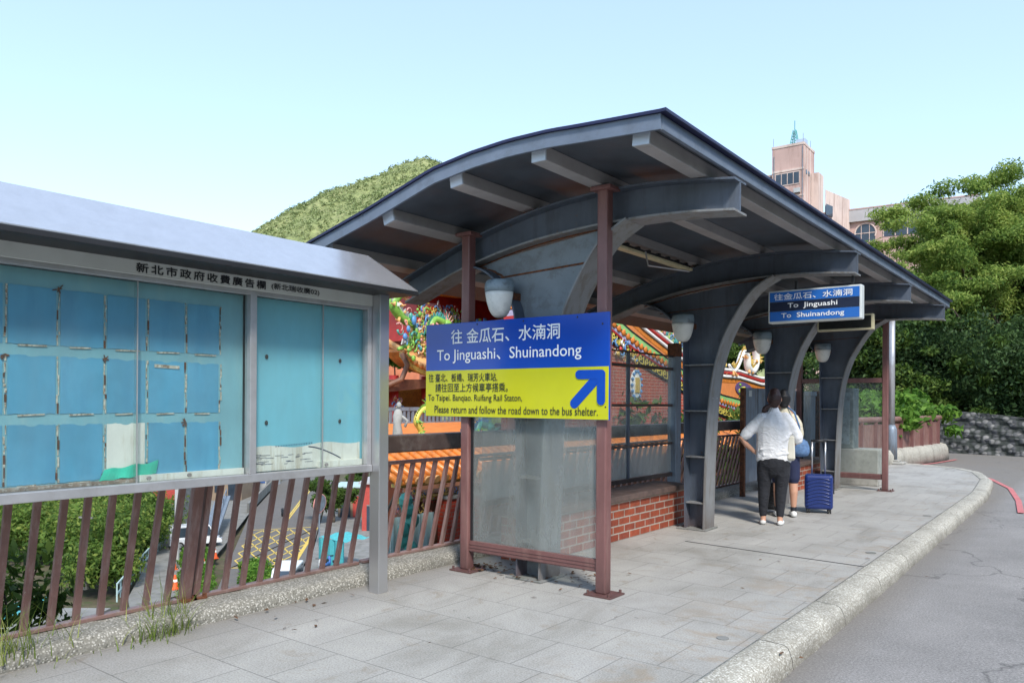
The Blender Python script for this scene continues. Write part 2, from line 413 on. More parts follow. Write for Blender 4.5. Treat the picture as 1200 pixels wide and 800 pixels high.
M['purlin'] = paint('warm grey purlin paint', (.32, .305, .305), .5, var=.1, scale=3, dirt=(.13, .12, .12), dirt_amt=.3, bmp=.04)
M['cap'] = paint('pale purlin end cap', (.5, .56, .64), .4, var=.08, bmp=.03)
M['soffit'] = paint('dark roof underside', (.06, .072, .09), .5, var=.35, scale=2, dirt=(.1, .06, .05), dirt_amt=.35, bmp=.05)
M['roof_blue'] = paint('deep blue roof sheet', (.008, .009, .05), .4, var=.15)
M['rust'] = paint('rust', (.13, .045, .018), .9, var=.5, scale=20, dirt=(.05, .025, .015), dirt_amt=.8, bmp=.3)
M['fascia'] = paint('blue grey fascia', (.125, .155, .205), .5, var=.12, scale=3, dirt=(.08, .095, .12), dirt_amt=.5, bmp=.04)
M['lamp_glass'] = paint('frosted lamp cover', (.72, .73, .7), .4, var=.08, dirt=(.13, .14, .15), dirt_amt=.35, scale=4, bmp=.03)
M['lamp_body'] = paint('lamp housing', (.2, .26, .3), .5, var=.15, dirt=(.05, .06, .07), dirt_amt=.6, scale=5)
M['cream'] = paint('cream enamel', (.55, .5, .33), .45, var=.1, dirt=(.2, .14, .07), dirt_amt=.4)
M['black'] = paint('matt black', (.015, .015, .017), .5, var=.3)
M['rubber'] = paint('rubber', (.02, .02, .02), .8, var=.3)
m, nt, b = nodes('brushed stainless'); b.inputs['Metallic'].default_value = .85; b.inputs['Roughness'].default_value = .33
b.inputs['Base Color'].default_value = (.55, .55, .56, 1); bump(nt, b, noise(nt, coords(nt, (1, 1, .08), world=True), 60, 5), .08, .003); M['stainless'] = m
m, nt, b = nodes('stainless canopy'); b.inputs['Metallic'].default_value = .75; b.inputs['Roughness'].default_value = .24
nz = noise(nt, coords(nt, world=True), 7, 9, .75)
nt.links.new(ramp(nt, nz, [(.3, (.62, .62, .65)), (.66, (.72, .72, .76)), (.76, (.45, .42, .38))]).outputs[0], b.inputs['Base Color'])
bump(nt, b, noise(nt, coords(nt, world=True), 5, 4), .04, .01); M['canopy'] = m
M['alu'] = paint('dull aluminium', (.42, .42, .43), .4, metal=.5, var=.12, dirt=(.2, .17, .15), dirt_amt=.3, bmp=.04)
M['header'] = paint('pale header strip', (.55, .58, .57), .45, var=.08, scale=3, dirt=(.3, .22, .12), dirt_amt=.2, bmp=.02)
M['board_base'] = paint('pale blue board', (.2, .41, .48), .6, var=.1, scale=3, dirt=(.3, .46, .48), dirt_amt=.5, streak=True, bmp=.04)
M['board_cell'] = paint('faded blue sheet', (.1, .33, .5), .55, var=.16, scale=2.5, dirt=(.06, .23, .4), dirt_amt=.45, streak=True, bmp=.05)
M['board_plain'] = paint('sky blue board', (.19, .5, .62), .55, var=.06, scale=2, dirt=(.2, .45, .52), dirt_amt=.4, streak=True, bmp=.03)
M['white_patch'] = paint('bare white board', (.7, .69, .64), .6, var=.1, scale=6, dirt=(.4, .32, .2), dirt_amt=.5, streak=True, bmp=.05)
M['peel'] = paint('peeling paper', (.5, .47, .4), .9, var=.4, scale=25, dirt=(.2, .1, .05), dirt_amt=.8, bmp=.3, bscale=90)
M['peel_leaf'] = paint('dead leaf brown', (.11, .055, .025), .9, var=.5, scale=30)
M['green_tape'] = paint('green plastic tape', (.05, .5, .36), .35, var=.25, scale=6)
M['rot'] = paint('rotten sill', (.24, .18, .14), .9, var=.5, scale=14, dirt=(.5, .48, .44), dirt_amt=.7, bmp=.3)
M['glass_board'] = glass('notice board pane', .07, .02, .04)
M['glass_dusty'] = glass('dusty windscreen', .28, .24, .1)
M['glass_screen'] = glass('bench screen pane', .2, .16, .06)
M['glass_screen_low'] = glass('fogged bench screen pane', .25, .42, .12)
M['glass_far'] = glass('far windscreen', .08, .05, .06)
M['sign_blue'] = paint('sign blue', (.006, .062, .4), .22, var=.03, bmp=.0)
M['sign_yellow'] = paint('sign yellow', (.52, .52, .014), .25, var=.03, bmp=.0)
M['sign_white'] = paint('sign lettering white', (.82, .84, .86), .4, var=.03, bmp=0)
M['ink'] = paint('black ink', (.012, .014, .02), .5, var=.1, bmp=0)
M['ink_navy'] = paint('navy lettering', (.015, .03, .1), .4, var=.1, bmp=0)
M['sign_light'] = paint('bright blue strip', (.02, .14, .5), .35, var=.05, bmp=0)
M['sign_dark'] = paint('near black strip', (.012, .02, .05), .35, var=.05, bmp=0)
M['led'] = paint('dark display window', (.02, .022, .02), .25, var=.2)
M['bench_brick'] = brick('bench brick', 'Y', (.36, .075, .03), (.25, .05, .025), (.4, .34, .28), .24, .082, .008)
M['temple_brick'] = brick('temple brick', 'Y', (.42, .055, .025), (.36, .045, .02), (.42, .3, .22), .3, .085, .008)
M['pillar_brick'] = brick('pillar brick', 'Y', (.5, .05, .02), (.44, .045, .02), (.3, .12, .08), .26, .062, .007)
M['zinc'] = paint('grey blue sheet metal', (.2, .245, .3), .5, metal=.2, var=.15, scale=4, dirt=(.12, .08, .05), dirt_amt=.6, streak=True, bmp=.06)
M['tile_orange'] = paint('orange glazed tile', (.62, .2, .035), .35, var=.3, scale=5, dirt=(.3, .1, .02), dirt_amt=.6, bmp=.05)
M['tile_pale'] = paint('pale orange tile end', (.72, .36, .13), .4, var=.25, scale=8)
M['t_orange'] = paint('temple orange plaster', (.66, .22, .06), .6, var=.1, dirt=(.45, .15, .05), dirt_amt=.4)
M['t_green'] = paint('temple light green glaze', (.26, .5, .17), .4, var=.12)
M['t_red'] = paint('temple red lacquer', (.4, .025, .02), .45, var=.2)
M['t_lilac'] = paint('temple lilac', (.4, .36, .5), .5, var=.15)
M['t_gold'] = paint('temple gold', (.62, .42, .1), .4, var=.25, scale=15, dirt=(.2, .1, .03), dirt_amt=.6)
M['t_white'] = paint('temple white plaster', (.75, .73, .68), .6, var=.1)
M['t_blue'] = paint('temple blue', (.1, .26, .5), .45, var=.25, scale=10)
M['t_purple'] = paint('temple purple panel', (.11, .07, .17), .5, var=.2, scale=10)
M['t_teal'] = paint('temple teal', (.06, .3, .24), .4, var=.3, scale=10)
M['t_leaf'] = paint('temple green ornament', (.2, .4, .06), .45, var=.35, scale=12)
M['t_yellow'] = paint('temple yellow', (.7, .55, .1), .45, var=.2, scale=10)
M['t_pink'] = paint('temple pink', (.6, .25, .22), .5, var=.25, scale=12)
M['t_brown'] = paint('temple brown wood', (.18, .08, .045), .6, var=.3, scale=8)
M['house_orange'] = paint('orange render', (.6, .2, .1), .8, var=.1, dirt=(.4, .16, .1), dirt_amt=.4)
M['tarp'] = paint('pale blue green sheet', (.4, .52, .5), .6, var=.15, scale=3)
M['pink_wall'] = paint('weathered pink tile', (.5, .335, .29), .8, var=.12, scale=.35, dirt=(.27, .15, .12), dirt_amt=.6, streak=True, bmp=.1, bscale=3)
M['pink_pale'] = paint('pale streaked render', (.6, .47, .41), .8, var=.12, scale=.35, dirt=(.25, .14, .11), dirt_amt=.6, streak=True, bmp=.1, bscale=3)
M['tin_roof'] = paint('grey corrugated roof', (.4, .385, .385), .6, var=.1, scale=.5, bmp=.1, bscale=4)
M['window'] = paint('dark window glass', (.04, .055, .075), .12, var=.3, scale=.6, bmp=0)
M['bark'] = paint('bark', (.13, .1, .075), .9, var=.35, scale=6, bmp=.3, bscale=20)
M['bark_dark'] = paint('dark bark', (.06, .045, .035), .9, var=.35, scale=6, bmp=.3, bscale=20)
M['leaf_bright'] = leafmat('sunny feathery leaves', (.07, .14, .03), (.21, .31, .06), (.42, .49, .13), .5)
M['leaf_mid'] = leafmat('mid green leaves', (.025, .055, .012), (.06, .115, .02), (.13, .19, .035), .35)
M['leaf_dark'] = leafmat('dark glossy leaves', (.018, .042, .015), (.042, .085, .026), (.095, .16, .045), .3)
M['leaf_shrub'] = leafmat('fresh shrub leaves', (.05, .12, .015), (.1, .22, .03), (.2, .34, .05), .4, 2)
M['leaf_valley'] = leafmat('valley leaves', (.035, .08, .015), (.12, .2, .035), (.32, .36, .08), .4, .16)
M['leaf_hill'] = leafmat('hill scrub', (.12, .17, .06), (.23, .28, .11), (.34, .37, .18), .15, .02)
M['grass'] = leafmat('grass blades', (.08, .13, .02), (.18, .25, .05), (.4, .4, .14), .4, 5)
M['yellow_line'] = paint('yellow road paint', (.6, .42, .08), .7, var=.15, scale=2)
M['white_line'] = paint('white road paint', (.6, .6, .58), .7, var=.15, scale=2)
M['red_line'] = paint('red road paint', (.5, .15, .15), .7, var=.15, scale=4, dirt=(.35, .2, .2), dirt_amt=.5)
M['car_white'] = paint('white car paint', (.7, .71, .72), .25, var=.03, bmp=0)
M['cone'] = paint('orange cone plastic', (.75, .12, .03), .5, var=.1)
M['white'] = paint('white wall', (.42, .42, .41), .7, var=.08, scale=1, dirt=(.4, .4, .38), dirt_amt=.4)
M['blue_plain'] = paint('blue sheet', (.05, .14, .4), .6, var=.15)
M['teal_plain'] = paint('teal tarp', (.06, .34, .36), .6, var=.15)
M['brown_house'] = paint('brown house front', (.26, .19, .13), .8, var=.15, scale=1)
M['red_plain'] = paint('red awning', (.42, .06, .045), .7, var=.15)
M['skin'] = paint('skin', (.5, .27, .18), .5, var=.06, bmp=.02); M['skin'].node_tree.nodes['Principled BSDF'].inputs['Subsurface Weight'].default_value = .08
M['skin'].node_tree.nodes['Principled BSDF'].inputs['Subsurface Radius'].default_value = (.02, .008, .004)
M['hair'] = paint('dark brown hair', (.035, .014, .012), .5, var=.5, scale=60, bmp=.2, bscale=120)
M['hair_red'] = paint('reddish brown hair', (.1, .028, .02), .5, var=.5, scale=60, bmp=.2, bscale=120)
M['hair_black'] = paint('black hair', (.012, .011, .012), .5, var=.5, scale=60, bmp=.2, bscale=120)
def cloth(name, c, var=.04, fold=.6):
    m = paint(name, c, .9, var=var, bmp=0); nt = m.node_tree
    bump(nt, nt.nodes['Principled BSDF'], noise(nt, coords(nt, (1, 1, 1.7), world=True, rot=(.3, .5, .2)), 9, 5, .55, 1.4), fold, .035); return m
M['shirt'] = cloth('white cotton', (.72, .72, .73))
M['shirt_beige'] = cloth('cream cotton', (.6, .55, .42))
M['trousers'] = cloth('black cotton', (.014, .015, .02), .2)
M['navy'] = paint('navy cotton', (.014, .02, .06), .8, var=.2, bmp=.03)
M['denim'] = paint('blue denim', (.09, .17, .32), .85, var=.3, scale=25, bmp=.08)
M['tote'] = paint('canvas', (.6, .57, .48), .9, var=.06, bmp=.05)
M['shoe'] = paint('white shoe', (.72, .72, .7), .6, var=.04)
M['shoe_grey'] = paint('pale slip-on', (.55, .54, .52), .7, var=.12)
M['case_blue'] = paint('blue hard shell', (.012, .028, .14), .28, var=.06, bmp=0)
M['chrome'] = paint('handle metal', (.6, .6, .62), .3, metal=.8, var=.05, bmp=0)
# ---------------------------------------------------------------- setting: walkway, kerbs, road
KERB = [(-1.73, -8), (-1.75, 6), (-1.82, 15.2), (-2.0, 17.9), (-2.35, 19.6), (-2.85, 20.6), (-3.5, 21.1), (-4.3, 21.3)]
def offs(line, d):
    out = []
    for i, p in enumerate(line):
        a = Vector(line[max(i - 1, 0)]); b_ = Vector(line[min(i + 1, len(line) - 1)])
        t = (b_ - a).normalized(); out.append((p[0] + t.y * d, p[1] - t.x * d))
    return out
k = MB(); inner = KERB; poly = [(x, y, -.35) for x, y in inner] + [(-5.3, 21.3, -.35), (-5.3, -8, -.35)]
k.prism(poly, (0, 0, .35)); struct('walkway', k, M['tiles'])
k = MB(); o1, o2, o3, o4 = offs(inner, .004), offs(inner, .17), offs(inner, .225), offs(inner, .25)
ring = []
def lerp_line(L, step=.25):
    out = []
    for i in range(len(L) - 1):
        a, b_ = Vector(L[i]), Vector(L[i + 1]); n = max(1, int((b_ - a).length / step))
        for q in range(n): out.append(a.lerp(b_, q / n))
    out.append(Vector(L[-1])); return out
def kerb_mesh(mb, base, prof, jig=.006):
    base = lerp_line([tuple(p) for p in base], .12)
    rings = []
    pts = [(p.x, p.y) for p in base]
    for i in range(len(pts)):
        rr = []
        for (d, z) in prof:
            o = offs(pts[max(0, i - 1):i + 2] if 0 < i < len(pts) - 1 else (pts[:2] if i == 0 else pts[-2:]), d)
            q = o[1] if 0 < i < len(pts) - 1 else (o[0] if i == 0 else o[-1])
            j = (random.uniform(-jig, jig), random.uniform(-jig, jig), random.uniform(-jig, jig)) if d > .02 else (0, 0, 0)
            rr.append((q[0] + j[0], q[1] + j[1], z + j[2]))
        rings.append(rr)
    mb.loft(rings)
kerb_mesh(k, inner, [(.003, -.3), (.003, .004), (.03, .012), (.1, .013), (.17, .008), (.205, -.008), (.222, -.034), (.232, -.08), (.238, -.13), (.238, -.3)])
struct('kerb', k, M['kerb'], smooth=True)
# dark expansion joint and the narrow drain-like seam across the paving
k = MB(); k.bar((-3.6, 7.76, .0025), (-1.74, 7.60, .0025), .014, .003); struct('paving_joint', k, M['ink'])
k = MB(); k.grid(40, 60, lambda a, b_: (-5 + 13 * a, -12 + 42 * b_, -.125 + .01 * math.sin(a * 9) * math.sin(b_ * 11)))
struct('road', k, M['asphalt'])
# little iron valve covers and round lids in the paving
for (x, y, r_) in ((-1.93, 4.72, .04), (-1.87, 8.35, .05), (-1.9, 11.6, .05)):
    k = MB(); k.tube([(x, y, .001), (x, y, .005)], r_, 18)
    tag(k.build('valve_cover', M['concrete_dark']), 'small round dark lid set in the paving ' + ('nearest the camera' if y < 6 else 'by the middle of the kerb' if y < 10 else 'farthest along the kerb'), 'valve cover', 'round lids in the paving')
# red no-parking line
k = MB(); L = [(-1.0, 13.7), (-1.16, 15.4), (-1.45, 17.5), (-1.95, 19.4), (-2.55, 20.9), (-3.3, 21.75), (-4.0, 22.1), (-3.7, 23.6), (-3.45, 25.6)]
L = lerp_line(L, .3); A = offs([(p.x, p.y) for p in L], -.042); B = offs([(p.x, p.y) for p in L], .042)
k.strip([(x, y, -.108) for x, y in A], [(x, y, -.108) for x, y in B], (0, 0, .003)); struct('road_marking', k, M['red_line'])

# pebble-dashed upstand that carries the railing
k = MB(); kerb_mesh(k, [(-4.76, -8), (-4.765, 21.3)][::-1], [(0, -.02), (.0, .05), (.03, .085), (.1, .095), (.4, .095), (.5, .06), (.54, -.3), (.1, -.3)], .006)
struct('pebble_upstand', k, M['pebble'], smooth=True)
k = MB(); k.prism([(-5.32, -9, -.36), (-5.32, 30, -.36), (-1, 30, -.36), (8, 30, -.36), (8, -9, -.36)], (0, 0, -.3))
k.bb(-5.6, -5.28, -9, 30, -11.5, -.37); struct('embankment', k, M['concrete_dark'])

# ---------------------------------------------------------------- brown railing sections
GR = 'brown railing sections along the platform edge'
def railing(label, y0, y1, bars, posts=(), hand=True, name='railing'):
    t = thing(name, label, 'railing', (-5.1, (y0 + y1) / 2, .09), GR)
    xb, xt, zb, zt = -5.1, -4.90, .12, .95
    for y in bars:
        m_ = MB(); m_.bar((xb, y, zb), (xt, y + random.uniform(-.012, .012), zt), .04, .03, (1, 0, .25)); m_.build('bar', M['brown'], t, bevel=.003)
    m_ = MB(); m_.bar((xb, y0, zb - .012), (xb, y1, zb - .012), .07, .024); m_.build('bottom_rail', M['brown'], t, bevel=.004)
    m_ = MB(); m_.bar((xt, y0, zt + .012), (xt, y1, zt + .012), .05, .03); m_.build('top_rail', M['brown'], t, bevel=.004)
    if hand:
        m_ = MB(); m_.bar((-4.86, y0, 1.13), (-4.86, y1, 1.13), .15, .15); m_.build('handrail', M['timber'], t, bevel=.015)
    for y in posts:
        m_ = MB(); m_.bar((xb - .02, y, .06), (xt - .01, y, 1.05), .074 if y < 2.9 else .042, .055, (1, 0, .25)); p = m_.build('post', M['brown'], t, bevel=.006)
        m_ = MB(); m_.box((xb - .02, y, .1), (.18, .1, .018)); m_.box((xb + .05, y - .038, .118), (.025, .02, .03)); m_.box((xb + .05, y + .038, .118), (.025, .02, .03)); m_.build('base_plate', M['rust'], p)
    return t
sp = .1475
railing('brown slatted railing under the large notice panel, left of the double post', .6, 2.83, [1.87 - sp * i for i in range(9)][::-1] + [1.87 + sp * i for i in range(1, 7)], (2.89,), hand=False)
railing('brown slatted railing under the plain notice panel, right of the double post', 2.93, 4.45, [3.045 + sp * i for i in range(10)], (2.968,), hand=False)
railing('brown slatted railing with dark handrail between notice board and shelter', 4.5, 5.95, [4.63 + sp * i for i in range(9)])
railing('brown slatted railing behind the near brick bench and its screen', 6.0, 9.9, [6.1 + .1475 * i for i in range(26)])
railing('brown slatted railing in the gap beside the second column, left of the people', 9.95, 13.4, [10.05 + .1475 * i for i in range(23)])

# ---------------------------------------------------------------- notice board
nb = thing('notice_board', 'long stainless notice board with faded blue panels and a sloping metal canopy', 'notice board', (-4.6, 2.6, 0))
XF = -4.56
for y, x in ((4.165, -4.52), (.45, -4.55)):
    k = MB(); k.bb(x - .055, x + .055, y - .048, y + .048, .0, 2.34); k.build('post', M['stainless'], nb, bevel=.004)
# canopy: sloping cap with a small hipped end
k = MB(); yy0, yy1 = .2, 4.2
prof = [(-4.28, 2.325), (-4.28, 2.365), (-4.7, 2.655), (-5.06, 2.42), (-5.06, 2.38), (-4.7, 2.60)]
ringA = [(x, yy0, z) for x, z in prof]
ringB = [(x, 4.14 if z > 2.6 and x == -4.7 else 4.14, z) for x, z in prof]
k.prism([(-4.28, yy0, 2.36), (-4.28, yy1 + .14, 2.36), (-4.7, yy1, 2.66), (-4.7, yy0, 2.66)], (0.0, 0, -.012))
k.prism([(-5.06, yy0, 2.42), (-4.7, yy0, 2.66), (-4.7, yy1, 2.66), (-5.06, yy1 + .14, 2.42)], (0, 0, -.012))
k.prism([(-4.28, yy1 + .14, 2.36), (-5.06, yy1 + .14, 2.36), (-5.06, yy1 + .14, 2.42), (-4.7, yy1, 2.66)], (0, -.012, 0))
cp = k.build('canopy', M['canopy'], nb)
k = MB(); k.bb(-4.3, -4.27, yy0, yy1 + .14, 2.318, 2.352); k.bb(-5.05, -4.3, yy0, yy1 + .13, 2.32, 2.335); k.build('gutter_edge', M['black'], cp, bevel=.004)
k = MB(); k.bb(XF - .03, XF + .012, .5, 4.115, 2.235, 2.33); hd = k.build('header', M['header'], nb, bevel=.003)
k = MB(); lettering(k, '新北市政府收費廣告欄', (XF + .012, 2.258, 2.25), (0, 1, 0), (0, 0, 1), .056, .885, bold=.03, spacing=1.3)
lettering(k, '(新北瑞收廣02)', (XF + .012, 3.19, 2.254), (0, 1, 0), (0, 0, 1), .048, .405, bold=.02)
k.build('lettering', M['ink'], hd)
k = MB(); k.bb(XF - .04, XF + .02, .5, 4.115, .945, 1.0); k.build('bottom_rail', M['alu'], nb, bevel=.004)
k = MB()
for a, b_ in ((.5, .54), (3.035, 3.085), (4.075, 4.115)): k.bb(XF - .06, XF + .005, a, b_, 1.0, 2.235)
k.bb(XF - .05, XF + .003, .54, 4.075, 2.205, 2.235); k.build('frame', M['alu'], nb, bevel=.003)
k = MB(); k.bb(-4.85, -4.84, .5, 4.115, .95, 2.34); k.build('back_sheet', M['zinc'], nb)
XP = -4.645
k = MB(); k.bb(XP - .02, XP, .54, 3.035, 1.0, 2.205); pa = k.build('large_panel', M['board_base'], nb); pa['label'] = 'large pale blue panel with three rows of darker sheets'
k = MB(); k.bb(XP - .02, XP, 3.085, 4.14, 1.0, 2.205); k.bb(XP - .2, XP - .021, 4.11, 4.14, 1.0, 2.3); pb = k.build('plain_panel', M['board_plain'], nb); pb['label'] = 'plain sky blue panel with a torn white lower edge'
ys = [.76, 1.05, 1.335, 1.607, 1.87, 2.125, 2.375, 2.625, 2.865]
rows = [(2.11, 1.795), (1.735, 1.415), (1.355, 1.03)]
for ri, (zt, zb) in enumerate(rows):
    for ci in range(len(ys) - 1):
        y0, y1 = ys[ci] + .012, ys[ci + 1] - .012
        white = (ri == 2 and ci == 5)
        pts = []
        n = 14
        top = [(XP + .0015, y0 + (y1 - y0) * i / n, zt + random.uniform(-.003, .002) - (.008 if abs(i - n / 2) < 1.5 and ri else 0)) for i in range(n + 1)]
        bot = [(XP + .0015, y0 + (y1 - y0) * i / n, zb + random.uniform(-.003, .003)) for i in range(n + 1)]
        k = MB(); k.strip(bot, top, (.002, 0, 0)); c_ = k.build('pasted_sheet', M['white_patch' if white else 'board_cell'], pa)
        if white: c_['label'] = 'bare white rectangle where a sheet has peeled off'
# peeling strips and rusty staple lines between the sheets
k = MB(); kr = MB()
for ri, (zt, zb) in enumerate(rows):
    for y in ys:
        z = zb
        while z < zt:
            h = random.uniform(.015, .06); w = random.uniform(.004, .011); o = random.uniform(-.006, .006)
            (k if random.random() < .7 else kr).bb(XP + .003, XP + .006, y + o - w / 2, y + o + w / 2, z, min(zt, z + h)); z += h * random.uniform(.9, 1.3)
        if random.random() < .3:
            zc = zt if random.random() < .4 else zb + .02
            for q in range(9):
                a = random.uniform(0, 6.28); l = random.uniform(.008, .035)
                kr.bar((XP + .007, y, zc), (XP + .009, y + math.cos(a) * l, zc + math.sin(a) * l), .006, .002, (1, 0, 0))
    for ci in range(len(ys) - 1):
        y0, y1 = ys[ci], ys[ci + 1]
        k.bar((XP + .005, y0 + .06, zb - .008), (XP + .005, y0 + .06 + random.uniform(.09, .15), zb - .006 + random.uniform(-.004, .004)), .008, .004, (1, 0, 0))
k.bar((XP + .006, 2.42, 1.705), (XP + .006, 2.58, 1.70), .02, .004, (1, 0, 0))
k.build('peeling_paper', M['peel'], pa); kr.build('rust_marks', M['rust'], pa)
k = MB(); n = 16
k.strip([(XP + .012 + .004 * math.sin(i), 2.09 + .34 * i / n, 1.02 + .022 * i / n + .004 * math.sin(i * 1.3)) for i in range(n + 1)],
        [(XP + .012 + .004 * math.sin(i), 2.12 + .325 * i / n, 1.085 + .035 * i / n + .006 * math.sin(i * .9)) for i in range(n + 1)], (.003, 0, 0))
k.build('green_tape', M['green_tape'], pa)
k = MB(); k.bb(XP + .002, XP + .02, .54, 2.3, 1.0, 1.022); k.build('rotten_sill', M['rot'], pa)
k = MB(); k.bb(XP + .002, XP + .03, 2.32, 3.03, 1.0, 1.04); k.build('sill_strip', M['white_patch'], pa)
# white torn band at the foot of the plain panel
k = MB(); n = 24
k.strip([(XP + .002, 3.09 + .98 * i / n, 1.003) for i in range(n + 1)], [(XP + .002, 3.09 + .98 * i / n, 1.165 + .012 * math.sin(i * .5) + .028 * i / n * .6) for i in range(n + 1)], (.003, 0, 0))
k.build('torn_edge', M['white_patch'], pb)
k = MB()
for i in range(15): k.box((XP + .006, 3.3 + i * .022, 1.172 + i * .001), (.002, .006, .01))
for i in range(26):
    y, z = random.uniform(3.12, 3.6), random.uniform(1.045, 1.13); k.box((XP + .006, y, z), (.002, random.uniform(.02, .09), .0025))
k.tube([(XP + .006, 3.58 + .3 * i / 8, 1.16 - .1 * (i / 8) ** 1.5) for i in range(9)], .004, 5); k.build('scribbles', M['ink_navy'], pb)
k = MB()
for y in (3.22, 3.87):
    for z in (1.8, 1.34): k.ball((XP + .006, y, z), (.006, .014, .017), 8, 5)
k.build('screw_heads', M['black'], pb)
k = MB(); k.bb(XP + .002, XP + .035, 3.66, 4.07, 1.0, 1.045); k.build('sill_strip', M['white_patch'], pb)
k = MB()
for a, b_, x in ((.55, 2.29, -4.6), (2.27, 3.03, -4.592), (3.09, 3.67, -4.6), (3.65, 4.07, -4.592)): k.bb(x - .002, x + .002, a, b_, 1.0, 2.205)
k.build('sliding_glass', M['glass_board'], nb)
for y in (2.29, 3.67):
    k = MB(); k.bb(-4.598, -4.588, y - .0025, y + .0025, 1.0, 2.205); k.build('glass_edge', M['alu'], nb)
k = MB()
for y in (2.36, 2.62, 3.7): k.tube([(-4.588, y, 1.023), (-4.575, y, 1.023)], .013, 10)
k.build('lock_button', M['concrete_dark'], nb)

# ---------------------------------------------------------------- bus shelter
sh = thing('bus_shelter', 'long open bus shelter with curved dark metal roof on four arched steel columns', 'bus shelter', (-3.8, 9.8, 0))
Y0, Y1 = 4.3, 15.3
RP = [(-5.95, 2.76), (-5.58, 2.882), (-4.8, 3.068), (-4.09, 3.264), (-3.71, 3.313), (-3.36, 3.334), (-3.0, 3.33), (-2.79, 3.315), (-2.176, 3.279)]
def rz(x):
    for (x0, z0), (x1, z1) in zip(RP, RP[1:]):
        if x0 <= x <= x1: return z0 + (z1 - z0) * (x - x0) / (x1 - x0)
    return RP[-1][1]
xs = [-5.95 + i * (5.95 - 2.176) / 40 for i in range(41)]
k = MB(); k.strip([(x, Y0 + .03, rz(x) - .06) for x in xs], [(x, Y0 + .03, rz(x) - .015) for x in xs], (0, Y1 - Y0 - .06, 0)); dk = k.build('roof_deck', M['soffit'], sh)
k = MB(); k.strip([(x, Y0 - .02, rz(x) - .008) for x in xs + [-2.13]], [(x, Y0 - .02, rz(x) + .012) for x in xs + [-2.13]], (0, Y1 - Y0 + .04, 0)); k.build('roof_sheet', M['roof_blue'], sh)
k = MB()
for i in range(34):
    y = Y0 + .1 + i * .33
    k.strip([(x, y, rz(x) + .012) for x in xs[::4]], [(x, y, rz(x) + .04) for x in xs[::4]], (0, .05, 0))
k.build('roof_ribs', M['roof_blue'], dk)
for y in (Y0, Y1 - .02):
    k = MB(); k.strip([(x, y, rz(x) - .105) for x in xs], [(x, y, rz(x) - .009) for x in xs], (0, .022, 0)); k.build('end_fascia', M['fascia'], sh)
k = MB(); k.bb(-2.2, -2.172, Y0 + .024, Y1 - .022, 3.175, 3.268); k.build('side_fascia', M['fascia'], sh, bevel=.004)
PX = [-5.42, -4.66, -3.92, -3.15, -2.35]
for x in PX:
    zt = rz(x) - .06; k = MB(); a = math.atan2(rz(x + .1) - rz(x - .1), .2)
    k.box((x, (Y0 + Y1) / 2 + .02, zt - .05), (.125, Y1 - Y0 - .14, .1), Matrix.Rotation(-a, 3, 'Y')); p_ = k.build('purlin', M['purlin'], sh, bevel=.006)
    k = MB(); k.box((x, Y0 + .082, zt - .05), (.12, .012, .095), Matrix.Rotation(-a, 3, 'Y')); k.build('end_cap', M['cap'], p_)
BT = [(-5.4, 2.655), (-4.736, 2.885), (-4.3, 3.0), (-3.95, 3.075), (-3.6, 3.125), (-3.27, 3.15), (-3.0, 3.155), (-2.7, 3.145), (-2.4, 3.115), (-2.08, 3.075)]
BB = [(-5.34, 2.448), (-4.736, 2.665), (-4.3, 2.775), (-3.95, 2.84), (-3.6, 2.88), (-3.27, 2.902), (-3.0, 2.91), (-2.7, 2.91), (-2.4, 2.895), (-2.08, 2.865)]
def smooth_curve(P, n=40):
    P = [Vector((p[0], p[1])) for p in P]; out = []
    for i in range(len(P) - 1):
        p0, p1, p2, p3 = P[max(i - 1, 0)], P[i], P[i + 1], P[min(i + 2, len(P) - 1)]
        for q in range(6):
            t = q / 6
            out.append(.5 * ((2 * p1) + (-p0 + p2) * t + (2 * p0 - 5 * p1 + 4 * p2 - p3) * t * t + (-p0 + 3 * p1 - 3 * p2 + p3) * t ** 3))
    out.append(P[-1]); return [(p.x, p.y) for p in out]
BTs, BBs = smooth_curve(BT), smooth_curve(BB)
FR = smooth_curve([(-3.73, 0), (-3.72, .5), (-3.705, .95), (-3.67, 1.5), (-3.61, 1.9), (-3.49, 2.27), (-3.3, 2.6), (-3.14, 2.79), (-2.93, 2.915)])
BK = smooth_curve([(-3.945, 0), (-3.95, .5), (-3.955, .95), (-3.965, 1.5), (-3.975, 1.9), (-3.99, 2.25), (-4.1, 2.45), (-4.32, 2.64), (-4.56, 2.725)])
YC = [5.36, 8.65, 11.42, 14.15]
